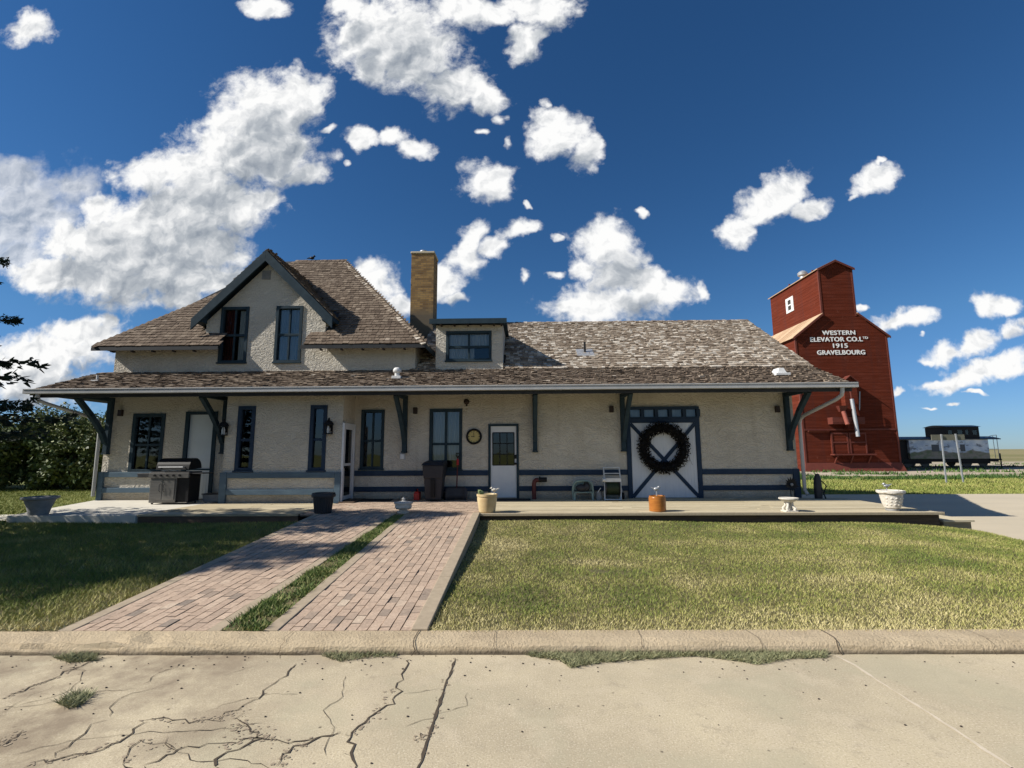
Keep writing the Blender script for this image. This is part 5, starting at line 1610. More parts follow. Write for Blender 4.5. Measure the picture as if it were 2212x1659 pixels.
mb.build('frame', M['pale_green'], t, True)
mb = MB(); mb.poly([(1.70 + a, 14.12, b) for a, b in path[1:-1]]); o = mb.build('backrest', M['pale_green'], t); md = o.modifiers.new('th', 'SOLIDIFY'); md.thickness = .02
mb = MB(); mb.box(1.45, 1.95, 13.86, 14.10, .20, .225); mb.build('seat', M['pale_green'], t, bevel=.01)
for sx_ in (-.24, .24):
    mb = MB(); mb.tube([(1.70 + sx_, 13.87, .2), (1.70 + sx_ * 1.05, 13.84, .0)], .022, 8); mb.build('leg', M['pale_green'], t)
t = thing('black_bag', 'slumped black bag lying on the pale green chair', 'bag', (1.70, 13.9, .226))
mb = MB(); mb.ball((1.66, 13.94, .33), .17, 14, 10, (1, .5, .62)); mb.ball((1.80, 13.92, .36), .12, 12, 8, (.8, .6, 1.05)); mb.build('sack', M['black_plastic'], t, True)
mb = MB(); mb.tube([(1.70, 13.86, .42), (1.74, 13.85, .50), (1.82, 13.85, .50), (1.85, 13.86, .42)], .012, 6); mb.build('strap', M['black'], t)
t = thing('watering_can', 'pale plastic watering can on the platform between chair and hose reel', 'watering can', (2.13, 14.0, 0))
mb = MB(); mb.lathe([(.085, 0), (.09, .02), (.08, .20), (.055, .22)], 2.15, 14.02, .002, 16); mb.build('body', M['stone_grey'], t, True)
mb = MB(); mb.tube([(2.09, 14.0, .10), (2.02, 13.98, .22), (2.12, 13.96, .31)], .013, 6) if False else mb.tube([(2.10, 13.95, .20), (2.19, 13.92, .33)], .012, 6); mb.build('spout', M['white_metal'], t)
mb = MB(); mb.tube([(2.15, 14.1, .06), (2.15, 14.16, .13), (2.15, 14.09, .21)], .012, 6); mb.build('handle', M['stone_grey'], t)
# hose reel cart
t = thing('hose_reel_cart', 'white framed hose reel cart full of dark green hose left of the freight door', 'hose reel', (2.52, 14.0, 0))
mb = MB()
for xx in (2.27, 2.72):
    mb.tube([(xx, 13.78, .02), (xx + .03, 13.9, .45), (xx + .06, 14.22, .88)], .018, 8)
    mb.tube([(xx, 13.78, .02), (xx + .04, 14.22, .03)], .016, 8)
mb.tube([(2.33, 14.22, .88), (2.78, 14.22, .88)], .018, 8); mb.tube([(2.31, 14.08, .72), (2.76, 14.08, .72)], .016, 8); mb.tube([(2.27, 13.78, .025), (2.72, 13.78, .025)], .016, 8)
mb.tube([(2.75, 14.0, .42), (2.86, 14.2, .14)], .014, 8)
mb.build('frame', M['white_metal'], t, True)
mb = MB(); mb.tube([(2.33, 13.95, .33), (2.69, 13.95, .33)], .06, 14); mb.tube([(2.315, 13.95, .33), (2.33, 13.95, .33)], .22, 24); mb.tube([(2.69, 13.95, .33), (2.705, 13.95, .33)], .22, 24); mb.build('drum', M['dark_steel'], t, True)
mb = MB()
for layer in range(3):
    pts = []
    for k in range(14 * 12 + 1):
        a = 2 * math.pi * k / 12
        r = .10 + .042 * layer
        pts.append((2.345 + .33 * k / 168, 13.95 + r * math.cos(a), .33 + r * math.sin(a)))
    mb.tube(pts, .016, 6)
mb.build('hose', simple('hose_green', (.018, .028, .012), (.03, .045, .02), .5), t, True)
mb = MB(); mb.box(2.28, 2.74, 13.80, 13.88, .50, .60); mb.tube([(2.30, 13.80, .55), (2.22, 13.78, .56)], .05, 12); mb.build('guide', M['white_metal'], t)
mb = MB(); mb.tube([(2.82, 14.13, .095), (2.87, 14.13, .095)], .095, 18); mb.build('wheel', M['black'], t)
# corner ornaments
t = thing('spiky_ornament', 'black spiky metal flower with pale centre at the right corner of the station', 'ornament', (7.56, 14.15, 0))
mb = MB(); mb.tube([(7.56, 14.15, .0), (7.56, 14.15, .38)], .012, 6); mb.build('stem', M['black'], t)
mb = MB()
for k in range(16):
    a = 2 * math.pi * k / 16 + .1
    L = random.uniform(.17, .24)
    d = Vector((math.cos(a), -.25, math.sin(a)))
    c = Vector((7.56, 14.12, .39))
    e = Vector((-math.sin(a), 0, math.cos(a))) * .028
    mb.add([c + d * .03 - e * .5, c + d * .03 + e * .5, c + d * L * .55 + e, c + d * L, c + d * L * .55 - e], [(0, 1, 2, 3, 4)])
o = mb.build('petals', M['black'], t); md = o.modifiers.new('th', 'SOLIDIFY'); md.thickness = .006
mb = MB(); mb.ball((7.56, 14.07, .39), .042); mb.build('centre', M['stone_grey'], t, True)
t = thing('golf_bag', 'tall narrow black bag on thin stand legs beside the downpipe', 'bag', (8.32, 14.15, -.44))
mb = MB(); mb.tube([(8.32, 14.15, -.42), (8.33, 14.16, .35), (8.35, 14.18, .55), (8.36, 14.18, .68)], [.10, .105, .09, .05], 12); mb.build('body', M['black_plastic'], t, True)
mb = MB(); mb.tube([(8.35, 14.1, .45), (8.52, 13.95, -.43)], .012, 6); mb.tube([(8.38, 14.14, .45), (8.64, 14.12, -.43)], .012, 6); mb.tube([(8.40, 14.1, .5), (8.50, 14.05, .36), (8.42, 14.08, .1)], .015, 6); mb.build('stand_leg', M['black'], t)
# door mats
t = thing('doormat', 'dark doormat before the white entrance door', 'doormat', (-.15, 14.0, 0))
mb = MB()
n = 24
vs = [(-.30 + .52 * max(-1, min(1, 1.3 * math.cos(2 * math.pi * k / n))), 13.98 + .24 * max(-1, min(1, 1.3 * math.sin(2 * math.pi * k / n))), z) for z in (.006, .022) for k in range(n)]
mb.add(vs, [tuple(range(n))[::-1], tuple(range(n, 2 * n))] + [(k, (k + 1) % n, (k + 1) % n + n, k + n) for k in range(n)]); mb.build('pile', M['mat'], t)
t = thing('doormat', 'dark doormat on the brick paving beside the storm door step', 'doormat', (-4.0, 13.95, 0))
mb = MB(); mb.box(-4.5, -3.7, 13.72, 14.2, .012, .03); mb.build('pile', M['mat'], t, bevel=.006)
# bird on the ridge
p = on_wall(674, 560, 18.0)
t = thing('bird', 'small dark bird perched on the upper roof ridge', 'bird', (p.x, 18.0, 8.81))
mb = MB(); mb.ball((p.x, 18, 8.90), .06, sc=(1.6, .9, .95)); mb.ball((p.x + .08, 18, 8.97), .04); mb.tube([(p.x + .115, 18, 8.97), (p.x + .16, 18, 8.96)], [.014, .002], 6); mb.tube([(p.x - .08, 18, 8.90), (p.x - .2, 18, 8.88)], [.035, .012], 6); mb.tube([(p.x, 18.01, 8.85), (p.x, 18.01, 8.79)], .008, 5)
mb.build('body', M['black'], t, True)

# ------------------------------------------------------------------ grain elevator
EYF, EYB = 43.0, 52.0
ex0, ex1 = 24.45, 32.55
cx0, cx1 = 27.03, 30.10
el = thing('grain_elevator', 'tall red wooden grain elevator with a gabled cupola and white lettering', 'grain elevator', (28.5, EYF, -.5))
ZE, ZS, ZC, ZA = 11.42, 13.35, 17.65, 18.40
mb = MB()
mb.poly([(ex0, EYF, -.5), (ex1, EYF, -.5), (ex1, EYF, ZE), (cx1, EYF, ZS + .1), (cx1, EYF, ZS - .2), (cx0, EYF, ZS - .2), (cx0, EYF, ZS + .1), (ex0, EYF, ZE)])
mb.quad((ex0, EYF, -.5), (ex0, EYF, ZE), (ex0, EYB, ZE), (ex0, EYB, -.5))
mb.quad((ex1, EYF, -.5), (ex1, EYB, -.5), (ex1, EYB, ZE), (ex1, EYF, ZE))
mb.poly([(ex0, EYB, -.5), (ex0, EYB, ZE), (cx0, EYB, ZS + .1), (cx1, EYB, ZS + .1), (ex1, EYB, ZE), (ex1, EYB, -.5)])
mb.build('wall', M['elev'], el)
mb = MB()
xm_ = (cx0 + cx1) / 2
mb.poly([(cx0, EYF - .004, ZS - .2), (cx1, EYF - .004, ZS - .2), (cx1, EYF - .004, ZC), (xm_, EYF - .004, ZA), (cx0, EYF - .004, ZC)])
mb.poly([(cx0, EYB - .5, ZS - .2), (cx0, EYB - .5, ZC), (xm_, EYB - .5, ZA), (cx1, EYB - .5, ZC), (cx1, EYB - .5, ZS - .2)])
mb.quad((cx0, EYF, ZS - .2), (cx0, EYF, ZC), (cx0, EYB - .5, ZC), (cx0, EYB - .5, ZS - .2))
mb.quad((cx1, EYF, ZS - .2), (cx1, EYB - .5, ZS - .2), (cx1, EYB - .5, ZC), (cx1, EYF, ZC))
cup = mb.build('cupola', M['elev'], el)
mb = MB()
for (xa, za, xb, zb) in ((ex0 - .25, ZE - .18, cx0 - .0, ZS + .11), (cx1 + .0, ZS + .11, ex1 + .25, ZE - .18)):
    mb = MB()
    n = 26
    for i in range(n):
        y0 = EYF - .18 + (EYB + .3 - EYF) * i / n; y1 = EYF - .18 + (EYB + .3 - EYF) * (i + 1) / n - .01
        tt = random.random()
        mb.hexa([(xa, y0, za), (xb, y0, zb), (xb, y1, zb), (xa, y1, za), (xa, y0, za + .07), (xb, y0, zb + .07), (xb, y1, zb + .07), (xa, y1, za + .07)], tt)
    mb.build('roof', M['elev_roof'], el)
mb = MB()
dz_ = (ZA - ZC) / (xm_ - cx0)
for sgn in (-1, 1):
    xo = xm_ + sgn * (xm_ - cx0 + .15)
    mb.hexa([(xm_, EYF - .2, ZA + .01), (xo, EYF - .2, ZC - .15 * dz_ + .01), (xo, EYB - .3, ZC - .15 * dz_ + .01), (xm_, EYB - .3, ZA + .01),
             (xm_, EYF - .2, ZA + .09), (xo, EYF - .2, ZC - .15 * dz_ + .09), (xo, EYB - .3, ZC - .15 * dz_ + .09), (xm_, EYB - .3, ZA + .09)], .3)
mb.build('cupola_roof', M['elev_roof'], cup)
# dark red fascia boards at the front gable edges and corner boards
mb = MB()
for (a, b) in (((ex0 - .2, ZE - .2), (cx0, ZS + .05)), ((cx1, ZS + .05), (ex1 + .2, ZE - .2)), ((cx0 - .12, ZC - .1), (xm_, ZA - .03)), ((xm_, ZA - .03), (cx1 + .12, ZC - .1))):
    mb.hexa([(a[0], EYF - .24, a[1] - .10), (b[0], EYF - .24, b[1] - .10), (b[0], EYF - .19, b[1] - .10), (a[0], EYF - .19, a[1] - .10), (a[0], EYF - .24, a[1] + .10), (b[0], EYF - .24, b[1] + .10), (b[0], EYF - .19, b[1] + .10), (a[0], EYF - .19, a[1] + .10)])
mb.build('fascia', M['elev_trim'], el)
for (x, z0, z1) in ((ex0, -.5, ZE - .1), (ex1, -.5, ZE - .1), (cx0, ZS - .1, ZC - .05), (cx1, ZS - .1, ZC - .05)):
    mb = MB(); mb.box(x - .03, x + .12 if x in (ex0, cx0) else x + .03, EYF - .035, EYF + .1, z0, z1) if x in (ex0, cx0) else mb.box(x - .12, x + .03, EYF - .035, EYF + .1, z0, z1)
    mb.build('corner_board', M['elev_trim'], el)
mb = MB(); mb.box(ex0 + .12, ex1 - .12, EYF - .07, EYF - .005, 3.02, 3.16); mb.build('belt_board', M['elev_trim'], el)
mb = MB()
mb.hexa([(ex0 - .25, EYF - .3, -.5), (ex1 + .25, EYF - .3, -.5), (ex1 + .25, EYF - .05, -.5), (ex0 - .25, EYF - .05, -.5), (ex0 - .02, EYF - .06, .25), (ex1 + .02, EYF - .06, .25), (ex1 + .02, EYF - .036, .25), (ex0 - .02, EYF - .036, .25)])
mb.build('skirt', M['elev_trim'], el)
# cupola side window
ya = 47.2
mb = MB(); mb.box(cx0 - .05, cx0 - .003, ya, ya + 1.35, 15.05, 16.55); wn = mb.build('window', M['white_metal'], cup)
mb = MB()
for z in (15.28, 15.86):
    mb.box(cx0 - .056, cx0 - .051, ya + .42, ya + .95, z, z + .44)
mb.build('pane', M['room'], cup)
# roof ventilator
mb = MB(); mb.lathe([(.28, 0), (.26, .5), (.42, .56), (.45, .80), (.30, .95), (.08, 1.05)], cx0 + .7, 46.5, ZC + .15, 18); vt = mb.build('ventilator', M['galv'], el, True)
for yy, hh in ((44.6, .25), (48.6, .3), (45.4, .22)):
    mb = MB(); mb.box(cx0 + .5, cx0 + .62, yy, yy + .12, ZC + .2, ZC + .3 + hh); mb.build('roof_cleat', M['elev_trim'], el)
# lettering
def letters(txt, px0, py0, px1, py1, name='lettering', y=EYF - .03):
    cu = bpy.data.curves.new('lettering', 'FONT')
    cu.body = txt; cu.extrude = .02; cu.resolution_u = 6; cu.space_character = 1.08
    to = bpy.data.objects.new('tmp', cu); COL.objects.link(to)
    dg = bpy.context.evaluated_depsgraph_get()
    me = bpy.data.meshes.new_from_object(to.evaluated_get(dg))
    bpy.data.objects.remove(to)
    co = np.empty(len(me.vertices) * 3); me.vertices.foreach_get('co', co); co = co.reshape(-1, 3)
    lo, hi = co.min(0), co.max(0)
    a = on_wall(px0, py1, y); b = on_wall(px1, py0, y)
    o0 = ORG[el.name]
    out = np.empty_like(co)
    out[:, 0] = a.x + (co[:, 0] - lo[0]) / (hi[0] - lo[0]) * (b.x - a.x) - o0.x
    out[:, 2] = a.z + (co[:, 1] - lo[1]) / (hi[1] - lo[1]) * (b.z - a.z) - o0.z
    out[:, 1] = y - co[:, 2] * .12 - o0.y
    me.vertices.foreach_set('co', out.ravel()); me.update()
    # bold sign-painter strokes: the same face laid three times, a stroke's width apart and each a hair prouder
    bm = bmesh.new()
    wd_ = (b.z - a.z) * .075
    for k, (dx, dz) in enumerate(((0, 0), (-wd_, 0), (wd_, 0), (0, wd_ * .5), (0, -wd_ * .5))):
        n0 = len(bm.verts)
        bm.from_mesh(me); bm.verts.ensure_lookup_table()
        for vtx in bm.verts[n0:]:
            vtx.co.x += dx; vtx.co.z += dz; vtx.co.y -= .002 * k
    bm.to_mesh(me); bm.free()
    me.materials.clear(); me.materials.append(M['letter'])
    o = bpy.data.objects.new(name, me); COL.objects.link(o); o.parent = el
    ORG[o.name] = o0
    return o
letters('WESTERN', 1776.8, 713.8, 1846.6, 723.6)
letters('ELEVATOR CO.L', 1751, 727.6, 1862.5, 738.2)
letters('TD', 1863.8, 727.2, 1874.5, 732)
letters('1915', 1800.3, 741.8, 1830.4, 751.4)
letters('GRAVELBOURG', 1766, 756, 1868, 766.4)
# loading gear on the front
def ew(px, py, y=EYF): return on_wall(px, py, y)
a = ew(1820, 828, 42.5); b = ew(1849, 812, 42.5)
hx0, hx1 = a.x, b.x
hm = (hx0 + hx1) / 2
mb = MB()
for xa, xb in ((hx0 - .12, hm), (hx1 + .12, hm)):
    mb.hexa([(xa, 42.30, a.z), (xb, 42.30, a.z + .62), (xb, EYF - .003, a.z + .62), (xa, EYF - .003, a.z), (xa, 42.30, a.z + .07), (xb, 42.30, a.z + .69), (xb, EYF - .003, a.z + .69), (xa, EYF - .003, a.z + .07)])
hood = mb.build('hood', M['elev_trim'], el)
zlow = ew(1830, 928).z
mb = MB(); mb.poly([(hx0 + .06, 42.46, zlow), (hx1 - .06, 42.46, zlow), (hx1 - .06, 42.46, a.z + .06), (hm, 42.46, a.z + .6), (hx0 + .06, 42.46, a.z + .06)])
mb.quad((hx0 + .06, 42.46, zlow), (hx0 + .06, 42.46, a.z + .06), (hx0 + .06, EYF - .003, a.z + .06), (hx0 + .06, EYF - .003, zlow))
mb.quad((hx1 - .06, 42.46, zlow), (hx1 - .06, EYF - .003, zlow), (hx1 - .06, EYF - .003, a.z + .06), (hx1 - .06, 42.46, a.z + .06))
mb.quad((hx0 + .06, 42.46, zlow), (hx0 + .06, EYF - .003, zlow), (hx1 - .06, EYF - .003, zlow), (hx1 - .06, 42.46, zlow))
mb.build('hood_housing', M['elev'], hood)
a = ew(1812, 889, 42.1); b = ew(1831, 876.5, 42.1)
mb = MB(); mb.hexa([(a.x + .2, 42.2, a.z), (b.x - .2, 42.2, a.z), (b.x - .2, 42.44, a.z), (a.x + .2, 42.44, a.z), (a.x, 42.0, b.z), (b.x, 42.0, b.z), (b.x, 42.44, b.z), (a.x, 42.44, b.z)]); hp = mb.build('hopper', M['elev_trim'], el)
mb = MB(); mb.tube([ew(1821.7, 889, 42.2), ew(1831, 917, 41.9)], .17, 12); mb.build('spout', simple('pale_red', (.28, .085, .06), (.22, .06, .04), .7), hp, True)
mb = MB(); mb.tube([ew(1840, 862, 42.2), ew(1853.5, 943, 42.0)], .15, 12); mb.build('loading_pipe', M['galv'], el, True)
mb = MB(); mb.tube([ew(1836, 839, 42.2), ew(1839.8, 863, 42.2)], .06, 6); mb.build('guy_rod', M['elev_trim'], el)
mb = MB(); mb.tube([ew(1857, 846, 42.6), ew(1856.5, 886, 42.6)], .05, 6); mb.build('guy_rod', M['galv'], el)
a = ew(1798, 916, 42.4); b = ew(1866, 901, 42.4)
mb = MB(); mb.box(a.x, b.x, 42.32, EYF - .003, a.z, a.z + .12); mb.box(a.x, b.x, 42.30, 42.36, a.z + .12, b.z); mb.box(a.x, a.x + .08, 42.37, EYF - .003, a.z + .12, b.z); mb.build('gallery', M['elev_trim'], el)
a = ew(1801, 980, 42.7); b = ew(1873, 934, 42.7)
mid = (a.x + b.x) / 2
for xa, xb in ((a.x, mid - .04), (mid + .04, b.x)):
    mb = MB(); mb.box(xa, xb, EYF - .12, EYF - .004, a.z, b.z); dr = mb.build('loading_door', M['elev'], el)
    mb = MB(); mb.box(xa, xa + .12, EYF - .16, EYF - .121, a.z, b.z); mb.box(xb - .12, xb, EYF - .16, EYF - .121, a.z, b.z); mb.box(xa + .12, xb - .12, EYF - .158, EYF - .121, b.z - .14, b.z); mb.box(xa + .12, xb - .12, EYF - .158, EYF - .121, a.z + .9, a.z + 1.02); mb.build('door_frame', M['elev_trim'], dr)
mb = MB(); mb.box(a.x - .1, b.x + .45, 42.45, EYF - .003, a.z - .14, a.z - .02); lg = mb.build('loading_ledge', M['elev_trim'], el)
for xx in (a.x + .2, mid, b.x):
    mb = MB(); mb.beam((xx, 42.5, a.z - .16), (xx, EYF - .02, a.z - .85), .1, .1, (1, 0, 0))
    mb.build('ledge_brace', M['elev_trim'], lg)
a = ew(1737, 929); 
mb = MB(); mb.hexa([(ex0 + .4, EYF - .02, 2.85), (ex0 + 2.2, EYF - .02, 2.85), (ex0 + 2.2, EYF - .005, 2.85), (ex0 + .4, EYF - .005, 2.85), (ex0 + .4, EYF - .25, 3.0), (ex0 + 2.2, EYF - .25, 3.0), (ex0 + 2.2, EYF - .005, 3.01), (ex0 + .4, EYF - .005, 3.01)]); mb.build('drip_hood', M['elev_trim'], el)

# ------------------------------------------------------------------ caboose on its track
CY = 48.0
cz = -.5
ca = thing('caboose', 'grey railway caboose with a painted mural side and black cupola', 'caboose', (40.8, CY, cz))
kx = lambda px: on_wall(px, 980, CY).x
kz = lambda py: on_wall(2080, py, CY).z
bx0, bx1 = kx(1966), kx(2138)
zb0, zb1 = kz(991), kz(948)
mb = MB(); mb.box(bx0, bx1, CY, CY + 2.7, zb0, zb1); mb.build('body', M['mural'], ca)
mb = MB()
rx0_, rx1_ = kx(1944), kx(2164)
n = 8
vs, fs = [], []
for xx in (rx0_, rx1_):
    for k in range(n + 1):
        u = k / n
        vs.append((xx, CY - .12 + 2.94 * u, zb1 + .01 + .26 * math.sin(math.pi * u)))
    for k in range(n + 1):
        u = k / n
        vs.append((xx, CY - .12 + 2.94 * u, zb1 - .07 + .1 * math.sin(math.pi * u)))
m_ = 2 * (n + 1)
for k in range(n):
    fs.append((k, k + 1, m_ + k + 1, m_ + k)); fs.append((n + 1 + k, m_ + n + 1 + k, m_ + n + 2 + k, n + 2 + k))
fs += [tuple(range(n + 1)) + tuple(range(2 * n + 1, n, -1)), tuple(m_ + i for i in tuple(range(n + 1)) + tuple(range(2 * n + 1, n, -1)))]
fs.append((0, m_, m_ + n + 1, n + 1))
mb.add(vs, fs); mb.build('roof', M['dark_steel'], ca)
# end porches: dark vestibule left, open railing right
mb = MB(); mb.box(kx(1947), bx0 - .004, CY + .25, CY + 2.45, zb0 - .1, zb1 - .1); mb.build('end_porch', M['black'], ca)
mb = MB(); mb.box(bx1 + .004, kx(2164), CY + .05, CY + 2.65, zb0 - .15, zb0 - .03); mb.build('end_platform', M['black'], ca)
mb = MB()
xr = kx(2161)
for yy in (CY + .15, CY + 2.5):
    mb.tube([(xr, yy, zb0 - .05), (xr, yy, zb1 + .35)], .03, 6); mb.tube([(bx1, yy, zb0 + .9), (xr, yy, zb0 + .9)], .025, 6)
mb.tube([(xr, CY + .15, zb1 + .35), (xr - .5, CY + .15, zb1 + .3), (xr - 1.2, CY + .15, zb1 + .05)], .025, 6)
mb.tube([(xr, CY + .15, zb0 + .9), (xr, CY + 2.5, zb0 + .9)], .025, 6); mb.tube([(xr - .35, CY + .15, zb0 - .05), (xr - .35, CY + .15, zb1 + .25)], .025, 6)
mb.build('end_railing', M['galv'], ca)
mb = MB()
for i in range(3): mb.box(xr - .55, xr + .05 + .08 * i, CY - .02 - .1 * i, CY + .25 - .1 * i, zb0 - .35 - .22 * i, zb0 - .31 - .22 * i)
mb.box(xr - .05, xr + .02, CY + .0, CY + .06, zb0 - .9, zb0 + .5); mb.build('steps', M['black'], ca)
# cupola
qx0, qx1, qz0, qz1 = kx(2052), kx(2124), zb1 + .0, kz(922)
wz0, wz1 = kz(939), kz(929)
panes = [(kx(2056.5), kx(2066)), (kx(2077), kx(2088)), (kx(2094), kx(2101)), (kx(2110), kx(2120))]
mb = MB()
for yy in (CY + .12, CY + 2.52):
    xs__ = [qx0] + [v for pr in panes for v in pr] + [qx1]
    for i in range(0, len(xs__), 2):
        mb.box(xs__[i], xs__[i + 1], yy, yy + .06, wz0, wz1)
    mb.box(qx0, qx1, yy, yy + .06, qz0, wz0); mb.box(qx0, qx1, yy, yy + .06, wz1, qz1)
mb.box(qx0 + .001, qx0 + .06, CY + .18, CY + 2.52, qz0, qz1); mb.box(qx1 - .06, qx1 - .001, CY + .18, CY + 2.52, qz0, qz1)
cq = mb.build('cupola', M['black'], ca)
mb = MB(); n = 8; vs, fs = [], []
for xx in (qx0 - .15, qx1 + .15):
    for k in range(n + 1):
        u = k / n
        vs.append((xx, CY - .02 + 2.74 * u, qz1 + .01 + .2 * math.sin(math.pi * u)))
for k in range(n): fs.append((k, k + 1, n + 2 + k, n + 1 + k))
fs += [tuple(range(n + 1)), tuple(range(2 * n + 1, n, -1)), (0, n + 1, 2 * n + 1, n)]
mb.add(vs, fs); mb.build('cupola_roof', M['dark_steel'], cq)
for pr in panes:
    mb = MB(); mb.box(pr[0], pr[1], CY + .14, CY + .15, wz0, wz1); mb.build('pane', M['glass'], cq)
for pxa, pxb in ((2014, 2030), (2076, 2086)):
    mb = MB(); mb.box(kx(pxa), kx(pxb), CY - .03, CY - .003, kz(975), kz(960)); mb.build('window', simple('faded_board', (.10, .11, .12), None, .6), ca)
mb = MB(); mb.box(bx0 - .8, bx1 + .9, CY + .15, CY + 2.5, zb0 - .28, zb0 - .004); mb.build('underframe', M['black'], ca)
for pc in (1985, 2112):
    xc = kx(pc)
    mb = MB(); mb.box(xc - 1.3, xc + 1.3, CY + .22, CY + .34, -.02, .22); mb.box(xc - .35, xc + .35, CY + .2, CY + .36, .2, .36); mb.box(xc - 1.3, xc + 1.3, CY + 2.3, CY + 2.42, -.02, .22); tk = mb.build('truck', M['black'], ca)
    for dx in (-.82, .82):
        for yy in (CY + .42, CY + 2.05):
            mb = MB(); mb.tube([(xc + dx, yy, .07), (xc + dx, yy + .13, .07)], .42, 20); mb.build('wheel', M['dark_steel'], tk)
mb = MB()
for yy in (CY + .42, CY + 2.12):
    mb.box(26, 90, yy, yy + .07, -.42, -.34)
tr_ = mb.build('railway_track', M['brown_box'])
tag(tr_, 'rusty rails on gravel under the caboose', 'track')
# sign seen from behind
sg = thing('road_sign', 'long narrow sign on two steel posts seen from behind', 'sign', (23.7, 27.5, -.5))
p1b, p1t = on_wall(2045, 1047, 27.4), on_wall(2033, 938, 27.4)
p2b, p2t = on_wall(2082, 1047, 27.4), on_wall(2064, 937, 27.4)
for b_, t_2 in ((p1b, p1t), (p2b, p2t)):
    mb = MB(); mb.beam((b_.x, 27.4, -.52), (t_2.x, 27.4, t_2.z), .07, .045, (0, 1, 0)); mb.build('post', M['galv'], sg)
c0, c1 = on_wall(2013, 951, 27.44), on_wall(2083, 938.5, 27.44)
mb = MB(); mb.box(c0.x, c1.x, 27.44, 27.47, c0.z, c1.z); mb.build('panel', simple('sign_back', (.17, .165, .125), (.14, .135, .10), .7), sg)

# ------------------------------------------------------------------ trees and bushes
def leaf_cloud(mb, centres, n, size, tint0=.5, flat=.5):
    for _ in range(n):
        c, r = random.choice(centres)
        d = Vector((random.gauss(0, 1), random.gauss(0, 1), random.gauss(0, 1))).normalized()
        q = Vector(c) + Vector((d.x * r[0], d.y * r[1], d.z * r[2])) * (random.random() ** .45)
        a = Vector((random.gauss(0, 1), random.gauss(0, 1), random.gauss(0, 1))).normalized()
        b = a.cross(Vector((random.gauss(0, 1), random.gauss(0, 1), random.gauss(0, 1)))).normalized()
        s = size * random.uniform(.5, 1.3)
        mb.add([q - a * s, q + b * s * .55, q + a * s, q - b * s * .55], [(0, 1, 2, 3)], min(1, max(0, random.gauss(tint0, .22))))
bl = [(-23.4, 20.6, 3.0, 'broad dark green shrub at the far left edge behind the lawn', 2.4), (-20.9, 21.3, 3.55, 'tallest dense shrub of the row, second from the left edge', 2.0),
      (-18.6, 20.9, 3.15, 'dense shrub with pale leaf tips, nearest the station of the row', 1.8), (-17.3, 23.6, 2.5, 'lower shrub hidden behind the left corner of the station', 1.7), (-26.5, 22.5, 3.2, 'loose shrub continuing the row out past the left edge', 2.6)]
for (bx, by, h, l, w) in bl:
    t = thing('shrub', l, 'shrub', (bx, by, -.2), 'shrubs at the left edge')
    mb = MB()
    cs = []
    for k in range(44):
        a = random.uniform(0, 2 * math.pi); r = w * math.sqrt(random.random()) * .92
        zz = random.uniform(.0, 1) ** .9 * (h - .6) * (1 - .35 * (r / w) ** 2)
        cs.append(((bx + r * math.cos(a), by + r * math.sin(a) * .8, zz + .1), (random.uniform(.35, .75), random.uniform(.35, .7), random.uniform(.3, .6))))
    leaf_cloud(mb, cs, 15000, .10, .42)
    for k in range(420):    # long shoots breaking the outline, tinted paler to paint in the sunlit tops
        a = random.uniform(0, 2 * math.pi); r = w * random.uniform(.2, .95)
        zz = (h - .45) * (1 - .3 * (r / w) ** 2) + random.uniform(-.4, .5)
        c = Vector((bx + r * math.cos(a), by + r * math.sin(a) * .8, zz))
        leaf_cloud(mb, [((c.x, c.y, c.z), (.10, .10, .22))], 7, .06, .68)
    mb.build('foliage', M['bush_leaf'], t)
    mb = MB()
    for k in range(9):
        a = random.uniform(0, 2 * math.pi)
        mb.tube([(bx + .2 * math.cos(a), by + .2 * math.sin(a), -.3), (bx + .6 * math.cos(a), by + .6 * math.sin(a), h * .4), (bx + w * .7 * math.cos(a), by + w * .6 * math.sin(a), h * .75)], [.06, .04, .012], 6)
    mb.build('stem', M['bark'], t)
